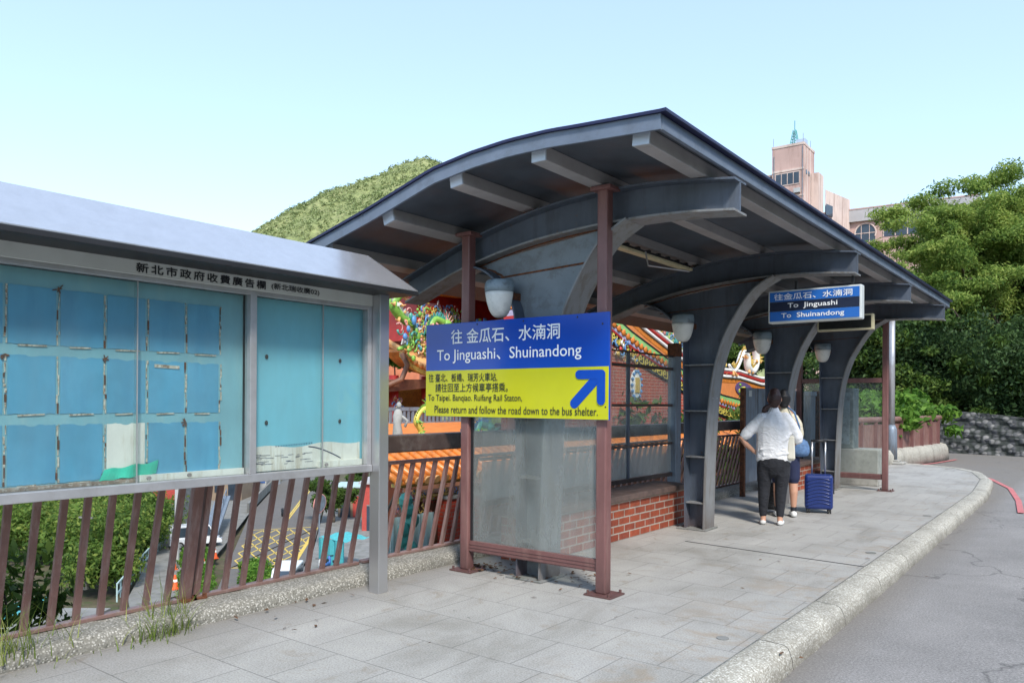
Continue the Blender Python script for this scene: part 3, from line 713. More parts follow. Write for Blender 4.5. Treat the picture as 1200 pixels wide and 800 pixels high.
for i, yc in enumerate(YC):
    k = MB(); k.strip([(x, yc - .012, z) for x, z in BBs], [(x, yc - .012, z) for x, z in BTs], (0, .024, 0)); bm_ = k.build('rafter', M['steel'], sh)
    k = MB(); k.strip([(x, yc - .12, z - .014) for x, z in BBs], [(x, yc - .12, z + .002) for x, z in BBs], (0, .24, 0)); k.build('lower_flange', M['steel_light'], bm_)
    k = MB(); k.strip([(x, yc - .11, z - .002) for x, z in BTs], [(x, yc - .11, z + .014) for x, z in BTs], (0, .22, 0)); k.build('upper_flange', M['steel'], bm_)
    k = MB(); k.strip([(x, yc - .012, z) for x, z in BK], [(x, yc - .012, z) for x, z in FR], (0, .024, 0))
    col = k.build('column', M['steel_lit_tone' if i == 0 else 'steel'], sh)
    if i == 0: col['label'] = 'nearest column, its plate coloured paler as if lit, rusty along the joint'
    def flange(L, w, th, nm, mt):
        q = MB(); hi = offs(L, th); q.strip([(x, yc - w / 2, z) for x, z in L], [(x, yc - w / 2, z) for x, z in hi], (0, w, 0)); return q.build(nm, mt, col)
    flange(FR, .3, .016, 'front_flange', M['steel_light'])
    flange(BK[::-1], .3, .016, 'back_flange', M['steel'])
    for z in (.32, .86, 1.4, 1.94):
        def ix(L): return min(L, key=lambda p: abs(p[1] - z))[0]
        for s in (-1, 1):
            q = MB(); q.bb(ix(BK) + .006, ix(FR) - .006, yc + s * .014, yc + s * .146, z - .008, z + .008); q.build('stiffener', M['steel_light'], col)
    q = MB(); q.bb(-4.05, -3.68, yc - .18, yc + .18, .001, .018); q.build('foot_plate', M['concrete_dark'], col, bevel=.004)
    # seam plate across the gusset, with rusty joints
    q = MB(); q.bar((-4.36, yc - .014, 2.585), (-3.37, yc - .014, 2.63), .006, .016 if i == 0 else .008, (0, 0, 1))
    q.strip([(x, yc - .0165, z - .028) for x, z in BBs if -4.65 < x < -2.95], [(x, yc - .0165, z - .016) for x, z in BBs if -4.65 < x < -2.95], (0, .004, 0))
    if i == 0: q.strip([(x, yc - .017, z) for x, z in BK if z > 2.6], [(x + .1 + random.uniform(-.03, .03), yc - .017, z - .02) for x, z in BK if z > 2.6], (0, .004, 0))
    q.build('rusty_seam', M['rust'], col)
    # bolts on the front flange
    q = MB()
    for dz in (0, .05):
        for dy in (-.06, .06): q.ball((-3.655, yc + dy, 1.55 + dz), (.012, .012, .012), 6, 4)
    q.build('flange_bolts', M['alu'], col)
for i, yc in enumerate(YC):
    xc = (-4.13, -3.98, -4.02, -3.93)[i]; zc = 2.40
    def half(zs, ws, ds):
        rings = []
        for z, w, d in zip(zs, ws, ds):
            rings.append([(xc + w * math.cos(a), yc - .165 - d * math.sin(a), zc + z) for a in [math.pi * q / 12 for q in range(13)]] + [(xc - w, yc - .16, zc + z), (xc + w, yc - .16, zc + z)])
        return rings
    k = MB(); k.loft(half([-.185, -.18, -.16, -.12, -.06, 0, .03], [.02, .05, .075, .1, .118, .13, .134], [.02, .045, .075, .1, .12, .132, .136])); L = k.build('lamp_cover', M['lamp_glass'], sh, smooth=True)
    k = MB(); k.loft(half([.033, .08, .12, .135], [.137, .138, .132, .12], [.139, .14, .13, .115])); k.build('lamp_housing', M['lamp_body'], L, smooth=True)
    k = MB(); k.bb(xc - .05, xc + .1, yc - .16, yc - .012, zc - .03, zc + .03); k.build('lamp_bracket', M['rust'], L)
# square end posts with glazed wind screens
def endframe(y, xr, xl, zs, gl, top=True, mid=None):
    for x in (xr, xl):
        k = MB(); zt = rz(x) - .16 - .004
        k.bb(x - .046, x + .046, y - .046, y + .046, .012, zt); p = k.build('end_post', M['post'], sh, bevel=.012)
        k = MB(); k.bb(x - .09, x + .09, y - .08, y + .08, zt - .03, zt); k.build('head_plate', M['post'], p, bevel=.004)
        k = MB(); k.bb(x - .11, x + .13, y - .11, y + .11, .002, .014); 
        for a in (-1, 1):
            for b_ in (-1, 1): k.tube([(x + .01 + a * .095, y + b_ * .085, .014), (x + .01 + a * .095, y + b_ * .085, .04)], .011, 6)
        k.build('foot_plate', M['post'], p)
    k = MB(); k.bb(xl + .046, xr - .046, y - .025, y + .025, zs - .05, zs + .045)
    for q in range(3): k.bb(xl + .046, xr - .046, y - .03, y + .03, zs - .042 + q * .028, zs - .028 + q * .028)
    k.build('sill_rail', M['post'], sh)
    if mid:
        k = MB(); k.bb(xl + .046, xr - .046, y - .03, y + .03, mid - .04, mid + .04); k.build('head_rail', M['post'], sh, bevel=.004)
    k = MB(); k.bb(xl + .07, xr - .05, y - .004, y + .004, zs + .045, (mid - .04) if mid else 2.2); k.build('wind_screen', gl, sh)
    k = MB(); k.bb(xl + .047, xl + .072, y - .012, y + .012, zs + .045, (mid - .04) if mid else 2.2); k.build('screen_edge', M['black'], sh)
endframe(5.2, -3.1, -4.5, .225, M['glass_dusty'])
endframe(14.42, -3.01, -4.46, .24, M['glass_far'], mid=1.9)
# fluorescent batten under the roof
k = MB(); k.bb(-3.89, -3.80, 6.55, 8.35, 3.02, 3.05); 
lb = k.build('batten_light', M['cream'], sh, bevel=.005)
k = MB()
for q in range(8): k.bb(-3.87, -3.82, 6.62 + q * .23, 6.66 + q * .23, 3.05, 3.10)
k.bb(-3.88, -3.81, 6.6, 8.3, 3.051, 3.075); k.build('light_clips', M['black'], lb)
k = MB(); k.tube([(-3.7, 7.0, 3.02), (-3.68, 7.02, 2.88), (-3.55, 7.7, 2.90)], .009, 6); k.build('conduit', M['alu'], sh)

# ---------------------------------------------------------------- signs
ds = thing('direction_sign', 'large blue and yellow direction sign with a blue arrow, fixed across the shelter posts', 'sign', (-3.97, 5.12, 1.77))
YS = 5.128; k = MB(); k.bb(-4.94, -3.01, YS - .006, YS + .012, 1.36, 2.19); sb = k.build('panel', M['sign_blue'], ds, bevel=.003)
k = MB(); k.bb(-4.937, -3.013, YS - .009, YS - .0065, 1.363, 1.772); yp = k.build('yellow_field', M['sign_yellow'], ds)
k = MB(); rt, up = (1, 0, 0), (0, 0, 1)
lettering(k, '往 金瓜石、水湳洞', (-4.63, YS - .006, 2.005), rt, up, .125, 1.165, bold=.014)
lettering(k, 'To Jinguashi、Shuinandong', (-4.80, YS - .006, 1.832), rt, up, .125, 1.54, bold=.006)
k.build('lettering', M['sign_white'], sb)
k = MB(); yy = YS - .009
lettering(k, '往 臺北、板橋、瑞芳火車站,', (-4.90, yy, 1.668), rt, up, .076, .80, bold=.004)
lettering(k, '請往回至上方候車亭搭乘。', (-4.815, yy, 1.580), rt, up, .076, .83, bold=.004)
lettering(k, 'To Taipei. Banqiao. Ruifang Rail Staton,', (-4.905, yy, 1.485), rt, up, .072, 1.07, bold=.002)
lettering(k, 'Please return and follow the road down to the bus shelter.', (-4.825, yy, 1.392), rt, up, .066, 1.72, bold=.004)
k.build('lettering', M['ink'], yp)
k = MB()   # rounded arrow
def capsule(p, q, r_, y):
    P, Q = Vector(p), Vector(q); a0 = math.atan2(Q.y - P.y, Q.x - P.x); pts = []
    for c_, s in ((Q, -1), (P, 1)):
        for i in range(13):
            a = a0 + (-math.pi / 2 if s == -1 else math.pi / 2) + math.pi * i / 12
            pts.append((c_.x + r_ * math.cos(a), y, c_.y + r_ * math.sin(a)))
    k.prism(pts, (0, -.0015, 0))
capsule((-3.32, 1.487), (-3.1, 1.70), .04, yy - .002); capsule((-3.275, 1.712), (-3.075, 1.712), .036, yy - .0045); capsule((-3.075, 1.712), (-3.075, 1.51), .036, yy - .0065)
k.build('arrow', M['sign_blue'], yp)
k = MB()
for x, z in ((-4.33, 2.165), (-3.83, 2.165), (-3.3, 2.165), (-3.07, 2.1), (-3.04, 1.46)): k.ball((x, YS - .008, z), (.008, .004, .008), 8, 4)
k.build('screw', M['black'], ds)
k = MB(); k.bb(-4.5, -4.46, YS + .012, YS + .03, 1.4, 2.15); k.bb(-3.12, -3.08, YS + .012, YS + .03, 1.4, 2.15); k.build('bracket', M['alu'], ds)

hs = thing('hanging_sign', 'white framed blue hanging sign with white destination names, under the second rafter', 'sign', (-2.53, 8.65, 2.74))
k = MB(); k.bb(-3.01, -2.03, 8.6, 8.72, 2.385, 2.745); bx = k.build('box', M['header'], hs, bevel=.012)
yf = 8.598
for z0, z1, mt, s, h, w, b_, sx in ((2.62, 2.725, 'sign_light', '往金瓜石、水湳洞', .07, .82, .016, -2.53), (2.513, 2.618, 'sign_dark', 'To  Jinguashi', .066, .52, .02, -2.53), (2.405, 2.511, 'sign_light', 'To  Shuinandong', .066, .66, .02, -2.53)):
    k = MB(); k.bb(-2.99, -2.05, yf - .003, yf + .001, z0, z1); st_ = k.build('strip', M[mt], bx)
    k = MB(); lettering(k, s, (sx, yf - .003, z0 + (z1 - z0 - h) / 2 - .001), rt, up, h, w, bold=b_, center=True); k.build('lettering', M['sign_white'], st_)
k = MB()
for x in (-2.72, -2.13): k.bb(x - .012, x + .012, 8.64, 8.664, 2.745, 2.845)
k.build('hanger', M['black'], hs)
ls = thing('display_sign', 'small dark display sign in a pale frame, hanging behind the blue sign', 'sign', (-2.9, 11.42, 2.73))
k = MB(); k.bb(-3.27, -2.53, 11.35, 11.45, 2.515, 2.73); fr = k.build('frame', M['cream'], ls, bevel=.006)
k = MB(); k.bb(-3.245, -2.555, 11.345, 11.352, 2.54, 2.705); k.build('screen', M['led'], fr)
k = MB()
for x in (-3.1, -2.7): k.bb(x - .01, x + .01, 11.39, 11.41, 2.73, 2.85)
k.build('hanger', M['black'], ls)

# ---------------------------------------------------------------- benches and the screens behind them
def bench(label, y0, y1, g='brick benches in the shelter'):
    t = thing('brick_bench', label, 'bench', (-4.35, (y0 + y1) / 2, 0), g)
    k = MB(); k.bb(-4.55, -4.17, y0, y1, 0, .425); k.build('brick_base', M['bench_brick'], t, bevel=.006)
    k = MB()
    for q in range(3): k.bb(-4.62 + q * .165, -4.458 + q * .165, y0 - .06, y1 + .07, .427, .49 + .002 * (q % 2))
    k.build('seat', M['bench_top'], t, bevel=.008)
bench('long low brick bench with timber top between the two nearest columns', 5.75, 8.95)
bench('brick bench with timber top behind the blue suitcase', 13.35, 15.0)
scr = thing('bench_screen', 'tall dusty glass screen with dark bars behind the near brick bench', 'glass screen', (-4.68, 7.6, .5))
XS = -4.68
k = MB()
for z, h in ((.53, .05), (.95, .03), (1.46, .034), (1.95, .038), (2.12, .02)): k.bb(XS - .02, XS + .02, 5.6, 9.62, z - h / 2, z + h / 2)
k.build('cross_bar', M['timber'], scr)
k = MB()
for y in (6.6, 8.42): k.bb(XS - .016, XS + .016, y - .025, y + .025, .55, 2.11)
k.build('mullion', M['steel'], scr)
k = MB(); k.bb(XS - .06, XS + .06, 9.63, 9.80, .0, 2.28); pz = k.build('corner_post', M['zinc'], scr, bevel=.006)
k = MB(); k.bb(XS - .064, XS + .064, 9.626, 9.804, 2.12, 2.3); k.build('post_cap', M['rust'], pz)
for (a, b_) in ((5.62, 6.57), (6.63, 8.39), (8.45, 9.61)):
    k = MB(); k.bb(XS - .003, XS + .003, a, b_, .975, 1.435); k.bb(XS - .003, XS + .003, a, b_, 1.485, 1.925); k.bb(XS - .003, XS + .003, a, b_, 1.975, 2.1); k.build('pane', M['glass_screen'], scr)
    k = MB(); k.bb(XS - .003, XS + .003, a, b_, .56, .925); k.build('low_pane', M['glass_screen_low'], scr)
# sheet-metal partitions near the people
pt = thing('metal_partition', 'narrow grey blue metal panel beside the people, with a small number plate', 'partition', (-4.6, 12.5, .3))
k = MB(); k.bb(-4.62, -4.58, 12.1, 12.62, .22, 1.74); k.bb(-4.63, -4.57, 12.63, 13.0, .22, 1.74); pp = k.build('panel', M['zinc'], pt, bevel=.008)
k = MB(); k.bb(-4.578, -4.572, 12.2, 12.33, 1.6, 1.7); k.build('plate', M['header'], pp)
k = MB(); k.bb(-4.574, -4.568, 12.25, 12.42, .95, 1.15); k.build('poster', M['sign_light'], pp)
k = MB(); k.bb(-4.65, -4.58, 13.001, 13.08, 0, 1.74); k.bb(-4.65, -4.58, 12.02, 12.09, 0, 1.74); k.build('upright', M['rust'], pt)
pt = thing('metal_partition', 'wide grey sheet metal wall with rusty upright behind the people', 'partition', (-4.6, 15, .3))
k = MB()
for q in range(6): k.bb(-4.62 - .004 * (q % 2), -4.59 - .004 * (q % 2), 13.9 + q * .33, 14.225 + q * .33, .1, 1.72)
k.bb(-4.6, -4.57, 13.9, 15.88, 1.64, 1.725); k.build('panel', M['zinc'], pt, bevel=.004)
k = MB(); k.bb(-4.63, -4.53, 15.9, 16.15, 0, 1.74); k.build('upright', M['rust'], pt)
# slatted gate-like panel left of the people
dk = thing('door_post', 'dark red square post beside the second column', 'post', (-4.45, 9.45, 0))
k = MB(); k.bb(-4.5, -4.40, 9.9, 10.0, 0, 1.9); k.build('shaft', M['post'], dk, bevel=.006)
k = MB(); k.bb(-4.53, -4.37, 9.87, 10.03, .0, .6); k.build('plinth', M['timber'], dk, bevel=.006)

# ---------------------------------------------------------------- cabinet, concrete block, lamp post, far railing
cb = thing('utility_cabinet', 'grey green metal cabinet with peeled white marks standing on a concrete block', 'cabinet', (-4.0, 15.35, .66))
k = MB(); k.bb(-4.22, -3.72, 15.2, 15.6, .66, 1.78); b_ = k.build('body', paint('cabinet paint', (.13, .165, .17), .5, var=.15, dirt=(.5, .52, .5), dirt_amt=.45, scale=4), cb, bevel=.012)
k = MB(); k.bb(-4.16, -3.78, 15.19, 15.2, .74, 1.7); k.build('door', M['lamp_body'], b_, bevel=.003)
k = MB(); k.bb(-4.3, -3.27, 15.1, 15.75, 0, .66)
one('concrete_block', 'plain concrete block under the grey cabinet by the end screen', 'block', k, M['concrete'], bevel=.015)
lp = thing('lamp_post', 'tall grey metal lamp post with a stout base beside the end of the shelter', 'lamp post', (-4.25, 21.05, 0))
k = MB(); k.tube([(-4.25, 21.05, .95), (-4.25, 21.05, 2.4), (-4.25, 21.05, 3.62)], [.075, .07, .065], 16); k.build('shaft', M['alu'], lp, smooth=True)
k = MB(); k.tube([(-4.25, 21.05, .1), (-4.25, 21.05, .85), (-4.25, 21.05, .97)], [.135, .125, .08], 16); k.build('base', M['zinc'], lp, smooth=True)
k = MB(); k.bb(-4.55, -3.95, 20.8, 21.3, .001, .06); k.bb(-4.45, -4.05, 20.9, 21.2, .06, .11); k.build('foot', M['concrete'], lp, bevel=.02)
k = MB(); k.tube([(-4.25, 21.05, 3.62), (-4.25, 21.05, 3.72)], [.1, .1], 12); k.bb(-4.4, -4.2, 20.98, 21.1, 3.6, 3.66); k.build('lamp_head', M['alu'], lp)
fr = thing('far_railing', 'brown solid-panelled railing with rounded top rail curving at the far road bend', 'railing', (-4.0, 23.5, 0))
FL = lerp_line([(-5.1, 16.3), (-4.62, 19.5), (-4.3, 21.6), (-4.08, 23.2), (-3.88, 25.0), (-3.9, 25.8), (-4.2, 26.4), (-5.0, 27.0)], .2)
FLp = [(p.x, p.y) for p in FL]
k = MB(); k.tube([(x, y, 1.1) for x, y in FLp], .075, 10); k.build('top_rail', M['brown'], fr, smooth=True)
k = MB(); k.strip([(x, y, .34) for x, y in FLp], [(x, y, 1.0) for x, y in FLp], (-.03, .01, 0)); k.build('panel', M['brown'], fr)
for i in range(0, len(FLp), 4):
    x, y = FLp[i]; k = MB(); k.bb(x - .01, x + .07, y - .035, y + .035, .3, 1.06); k.build('upright', M['post'], fr)
k = MB(); kerb_mesh(k, FLp, [(-.12, -.14), (-.12, .33), (.02, .36), (.16, .33), (.22, .2), (.24, -.14)], .012)
struct('far_upstand', k, M['kerb'], smooth=True)
# ---------------------------------------------------------------- foliage
def leaves_mesh(name, clumps, n, size, up=.5, flat=1.0, droop=0.0, surf=2.2):
    """clumps: (cx,cy,cz, rx,ry,rz); small bent leaf quads spread through the clumps, denser near their skins"""
    cl = np.array(clumps, float); vol = (cl[:, 3] * cl[:, 4] * cl[:, 5]) ** .7
    idx = RNG.choice(len(cl), n, p=vol / vol.sum()); c = cl[idx]
    d = RNG.normal(size=(n, 3)); d /= np.linalg.norm(d, axis=1)[:, None]
    r_ = RNG.random(n) ** (1 / surf)
    # break the outline: each clump gets lumpy directions
    lump = 1 + .28 * np.sin(d[:, 0] * 5 + idx) * np.cos(d[:, 1] * 6 + idx * 2) + .12 * np.sin(d[:, 2] * 11 + idx)
    p = c[:, :3] + d * c[:, 3:6] * (r_ * lump)[:, None]
    nr = RNG.normal(size=(n, 3)) + d * .6; nr[:, 2] = nr[:, 2] * (1 - up) + up * 1.6
    nr /= np.linalg.norm(nr, axis=1)[:, None]
    a = np.cross(nr, RNG.normal(size=(n, 3))); a /= np.linalg.norm(a, axis=1)[:, None] + 1e-9
    b = np.cross(nr, a)
    s = size * (.55 + .9 * RNG.random(n))[:, None]
    tip = p + a * s - np.array([0, 0, 1]) * s * droop; base = p - a * s
    w = b * s * .42 * flat
    v = np.empty((n * 4, 3)); v[0::4] = base; v[1::4] = p + w + nr * s * .12; v[2::4] = tip; v[3::4] = p - w + nr * s * .12
    return v.reshape(-1, 3)
def quads_mesh(name, v):
    n = len(v) // 4; me = bpy.data.meshes.new(name)
    me.vertices.add(len(v)); me.vertices.foreach_set('co', v.astype(np.float32).ravel())
    me.loops.add(n * 4); me.loops.foreach_set('vertex_index', np.arange(n * 4, dtype=np.int32))
    me.polygons.add(n); me.polygons.foreach_set('loop_start', np.arange(0, n * 4, 4, dtype=np.int32))
    me.polygons.foreach_set('loop_total', np.full(n, 4, dtype=np.int32)); me.update(calc_edges=True); me.validate()
    return me
def foliage(name, clumps, n, size, mat, parent, **k):
    v = leaves_mesh(name, clumps, n, size, **k); o = origin_of(parent) if parent else Vector((0, 0, 0))
    v = v - np.array([o.x, o.y, o.z]); return link_mesh(name, quads_mesh(name, v), mat, parent)
def wob(a, b, r0, r1, mb, seg=6, wob_=.12, n=7):
    a, b = Vector(a), Vector(b); L = (b - a).length; pts = []; rs = []
    for i in range(seg + 1):
        t = i / seg; o = Vector((random.uniform(-1, 1), random.uniform(-1, 1), random.uniform(-.4, .4))) * L * wob_ * math.sin(t * math.pi) * .6
        pts.append(a.lerp(b, t) + o); rs.append(r0 + (r1 - r0) * t)
    mb.tube(pts, rs, n); return pts
def tree(name, label, base, top, clumps, n, size, mat, r0=.25, group=None, bark='bark', cat='tree', limbs=9, **k):
    t = thing(name, label, cat, base, group)
    m_ = MB(); pts = wob(base, top, r0, r0 * .5, m_, 6, .06, 9)
    for c in random.sample(clumps, min(limbs, len(clumps))):
        st = random.choice(pts[2:]); q = wob(st, (c[0], c[1], c[2]), r0 * .38, r0 * .08, m_, 6, .16, 6)
        for _ in range(2):
            e = Vector((c[0] + random.uniform(-1, 1) * c[3] * .8, c[1] + random.uniform(-1, 1) * c[4] * .8, c[2] + random.uniform(-.2, .8) * c[5]))
            wob(q[4], e, r0 * .13, r0 * .03, m_, 4, .15, 5)
    m_.build('trunk', M[bark], t, smooth=True)
    foliage('crown', clumps, n, size, mat, t, **k)
    return t
def clump_cloud(c, r_, n, rr, flat=.6):
    out = []
    for _ in range(n):
        d = Vector((random.gauss(0, 1), random.gauss(0, 1), random.gauss(0, 1))).normalized() * random.random() ** .45
        q = rr * random.uniform(.6, 1.3)
        out.append((c[0] + d.x * r_[0], c[1] + d.y * r_[1], c[2] + d.z * r_[2], q, q, q * flat))
    return out
CAM = Vector((0, 0, 1.5)); YAW = R(37.6)
def at(u, v, d):
    """a point seen at photo pixel (u, v) at depth d: only used to lay out where far things stand"""
    x, y = (u - 600) / 905, (v - 470) / 905
    rr = R(.35); x, y = x * math.cos(rr) + y * math.sin(rr), -x * math.sin(rr) + y * math.cos(rr)
    return Vector(((x * math.cos(YAW) - math.sin(YAW)) * d, (x * math.sin(YAW) + math.cos(YAW)) * d, 1.5 - y * d))

# ---------------------------------------------------------------- ground, hill, slope
def smst(a, b, x):
    t = max(0, min(1, (x - a) / (b - a))); return t * t * (3 - 2 * t)
def gz(x, y):
    z = -11 + .5 * math.sin(x * .05) * math.cos(y * .04)
    return z
k = MB(); k.grid(90, 90, lambda a, b_: ((a - .5) * 6000, (b_ - .5) * 6000, -11.6 - 60 * smst(500, 2600, math.hypot((a - .5) * 6000, (b_ - .5) * 6000)) * 0))
struct('valley_ground', k, M['soil'])
# grassy hill beyond the roofs
def hz_(x, y):
    ct, st = math.cos(YAW), math.sin(YAW); lat, d = x * ct + y * st, -x * st + y * ct
    P_ = ((-700, 0), (-420, 40), (-330, 70), (-232, 117), (-195, 133), (-166, 149), (-133, 167), (-106, 178), (-84, 186), (-70, 187), (-40, 176), (0, 150), (120, 80), (300, 20), (600, 0))
    z = 0
    for (a, za), (b_, zb) in zip(P_, P_[1:]):
        if a <= lat <= b_: t = (lat - a) / (b_ - a); t = t * t * (3 - 2 * t) * .4 + t * .6; z = za + (zb - za) * t
    f = max(0, min(1, (d - 330) / 270)) if d < 600 else max(0, 1 - (d - 600) / 260)
    f = f * f * (3 - 2 * f) * .35 + f * .65
    h = z * f + (3 * math.sin(x * .045 + y * .03) + 2 * math.sin(x * .09 - y * .07) + 1.2 * math.sin(x * .2 + 1) * math.sin(y * .17)) * f
    return h - 11.7 * (1 - f)
k = MB(); k.grid(150, 120, lambda a, b_: (-850 + 900 * a, 180 + 620 * b_, hz_(-850 + 900 * a, 180 + 620 * b_)))
struct('hill', k, M['hill'], smooth=True)
n = 12000; P_ = np.empty((n, 2)); P_[:, 0] = RNG.uniform(-600, -250, n); P_[:, 1] = RNG.uniform(230, 560, n)
cl = [(x, y, hz_(x, y) + .6, q, q, q * .8) for (x, y), q in zip(P_, RNG.uniform(.9, 2.8, n))]
o = foliage('hill_scrub', cl, 170000, .62, M['leaf_hill'], None, up=.4, flat=1.6); tag(o, 'pale green scrub covering the steep hill behind the shelter roof', 'scrub', kind='stuff')

# wooded slope behind the road bend and the rubble retaining wall
def slope_z(x, y):
    t = smst(29, 100, y + .25 * (x + 4)); e = smst(-26, -7, x)
    return -11.8 + (12.6 + 20 * t) * e + .3 * math.sin(x * .7) * math.sin(y * .6)
k = MB(); k.grid(80, 70, lambda a, b_: (-45 + 100 * a, 30.2 + 110 * b_, slope_z(-45 + 100 * a, 30.2 + 110 * b_)))
struct('hillside', k, M['soil'], smooth=True)
k = MB(); n = 60
def rw(i, t):
    x = -13 + 26 * i; y = 29.2 + .35 * math.sin(i * 9) + .5 * t - .35 * smst(-5, 0, x)
    return (x, y + .05 * math.sin(i * 140 + t * 20), -.2 + (1.3 + .15 * math.sin(i * 23)) * t)
k.grid(120, 14, rw); k.grid(120, 3, lambda i, t: (rw(i, 1)[0], rw(i, 1)[1] + 2.2 * t, rw(i, 1)[2] - .03 * t))
one('stone_wall', 'low rubble stone retaining wall in shade at the far road bend', 'retaining wall', k, M['stones'], smooth=False)

# wooded slope across the road, unseen, shaped to darken the board glass reflections
k = MB(); k.grid(50, 60, lambda a, b_: (8.5 + 42 * a, -45 + 95 * b_, -.3 + 2.2 * smst(0, .03, a) + 15 * smst(0, .9, a) + .5 * math.sin(a * 40) * math.sin(b_ * 50)))
struct('hillside', k, M['hill_dark'], smooth=True)

# ---------------------------------------------------------------- trees by the bend
GT = 'trees on the slope beyond the road bend'
# umbrella-shaped feathery tree: flat layered pads
def pads(pix):
    out = []
    for (u, v, d, w, h) in pix:
        p = at(u, v, d); rw_ = w * d / 905
        for q in range(5):
            a = random.uniform(0, 6.28); r_ = rw_ * random.uniform(.2, .75)
            out.append((p.x + r_ * math.cos(a), p.y + r_ * math.sin(a), p.z + random.uniform(-.25, .25) * h * d / 905, rw_ * random.uniform(.35, .55), rw_ * random.uniform(.35, .55), h * d / 905 * random.uniform(.45, .7)))
    return out
UP = [(1045, 252, 31, 34, 13), (1085, 238, 32, 36, 14), (1120, 224, 33, 36, 15), (1158, 210, 33, 36, 14), (1198, 200, 33, 40, 15), (1240, 196, 33, 40, 16),
      (1070, 262, 30, 34, 12), (1108, 252, 31, 34, 14), (1150, 240, 31, 40, 15), (1195, 232, 31, 40, 16), (1068, 300, 30, 32, 13), (1100, 290, 29, 36, 14), (1024, 316, 31, 24, 11),
      (1040, 316, 29, 36, 13), (1080, 325, 28, 38, 14), (1120, 305, 29, 36, 15), (1165, 280, 30, 40, 16), (1205, 270, 30, 40, 18), (1150, 335, 28, 34, 13), (1110, 350, 27.5, 34, 13), (1190, 320, 29, 40, 16), (1075, 352, 28, 26, 11)]
tb = at(1160, 470, 32); tb.z = 1.4; tt = at(1165, 330, 32)
for q in range(70):
    UP.append((random.uniform(1085, 1250), random.uniform(245, 385), random.uniform(30, 34), 26, 30))
UP += [(1014, 296, 33, 20, 12), (1036, 288, 33, 22, 12), (1058, 284, 33, 22, 12), (1020, 318, 32, 22, 14)]
for q in range(34):
    u = random.uniform(1075, 1245); v = random.uniform(max(222, 285 - (u - 1060) * .45), 370); UP.append((u, v, random.uniform(31, 34.5), 30, 24))
tree('umbrella_tree', 'large bright feathery tree with flat layered crown above the road bend', tuple(tb), tuple(tt), pads(UP), 210000, .075, M['leaf_bright'], .28, GT, limbs=26, up=.55, flat=.8, droop=.35)
dk_ = [('dense dark broadleaf tree right of the shelter, over the rubble wall', (1165, 440, 30), (3.0, 2.4, 2.3), 26, .95, 60000, .072, 'leaf_dark'),
       ('dark leafy tree directly behind the lamp post', (1078, 420, 31), (2.2, 2.2, 2.1), 24, .85, 52000, .07, 'leaf_dark'),
       ('broad dark tree at the right edge under the feathery crown', (1230, 400, 31), (2.4, 2.4, 3.2), 22, 1.0, 52000, .072, 'leaf_dark'),
       ('mid green tree seen through the glass of the far end screen', (1012, 420, 33), (1.9, 1.9, 2.0), 22, .8, 40000, .075, 'leaf_mid'),
       ('shaded tree seen between the third and fourth columns', (948, 405, 34), (2.3, 2.0, 1.6), 22, .8, 40000, .075, 'leaf_dark'),
       ('green tree behind the curling dragon between the second and third columns', (872, 402, 40), (2.8, 2.6, 1.9), 26, .9, 40000, .08, 'leaf_mid')]
for lab, (u, v, d), rr_, nc, cr, nl, ls_, mt in dk_:
    p = at(u, v, d); g = slope_z(p.x, p.y) - .2
    tree('broadleaf_tree', lab, (p.x + .3, p.y + .3, g), (p.x, p.y, p.z), clump_cloud((p.x, p.y, p.z), rr_, nc, cr), nl, ls_, M[mt], .2, GT, 'bark_dark', limbs=10, up=.35)
# undergrowth masses on the slope
cl = []
for _ in range(330):
    x = random.uniform(-13, 9); y = random.uniform(30.2, 44); cl.append((x, y, slope_z(x, y) + .7, random.uniform(.6, 1.3), random.uniform(.6, 1.3), random.uniform(.5, 1.1)))
for _ in range(110):
    x = random.uniform(-9, 6); q = random.uniform(.35, 1.25); cl.append((x, 30.0 + random.random() * 2.2, random.uniform(1.0, 4.2), q, q, q * .8))
o = foliage('undergrowth', cl, 190000, .075, M['leaf_dark'], None, up=.3); tag(o, 'dark tangled undergrowth covering the slope above the rubble wall', 'undergrowth', kind='stuff')
cl = []
for _ in range(300):
    x = random.uniform(-40, 30); y = random.uniform(44, 85); q = random.uniform(1.2, 2.4); cl.append((x, y, slope_z(x, y) + q * .6, q, q, q * .8))
c3 = []
for _ in range(70):
    x = random.uniform(-9, 4); q = random.uniform(.3, .8); c3.append((x, 29.6 + random.random() * 1.2, random.uniform(.9, 4.6), q, q, q * .6))
o = foliage('creepers', c3, 26000, .085, M['leaf_mid'], None, up=.5, droop=.4); tag(o, 'mid green creepers hanging in front of the dark undergrowth', 'creepers', kind='stuff')
o = foliage('slope_wood', cl, 50000, .38, M['leaf_mid'], None, up=.4); tag(o, 'wooded slope below the pink hotel', 'wood', kind='stuff')
# shrub spilling over the far railing
t = thing('shrub', 'bright green leafy shrub spilling over the far brown railing', 'shrub', (-5.0, 24.2, .2))
cl = [(random.uniform(-5.9, -4.1), y, 1.25 + random.uniform(-.35, .3), .5, .5, .38) for y in np.linspace(22.0, 26.2, 20)] + [(-3.75, 25.9, 1.25, .35, .35, .28), (-3.6, 26.0, .75, .25, .25, .2)]
foliage('leaf_mass', cl, 7000, .11, M['leaf_shrub'], t, up=.3, droop=.3)
k = MB()
for c in cl[::2]: wob((c[0] * .3 - 3.3, c[1], .2), c[:3], .02, .008, k, 4, .1, 5)
k.build('stem', M['bark'], t)
cl = [(random.uniform(-11, -6), random.uniform(18, 27), random.uniform(-.6, 1.1), .9, .9, .7) for _ in range(40)]
t = thing('shrub', 'leafy hedge seen low through the far end screen', 'shrub', (-8, 22, -3))
foliage('leaf_mass', cl, 9000, .13, M['leaf_mid'], t, up=.3)
k = MB()
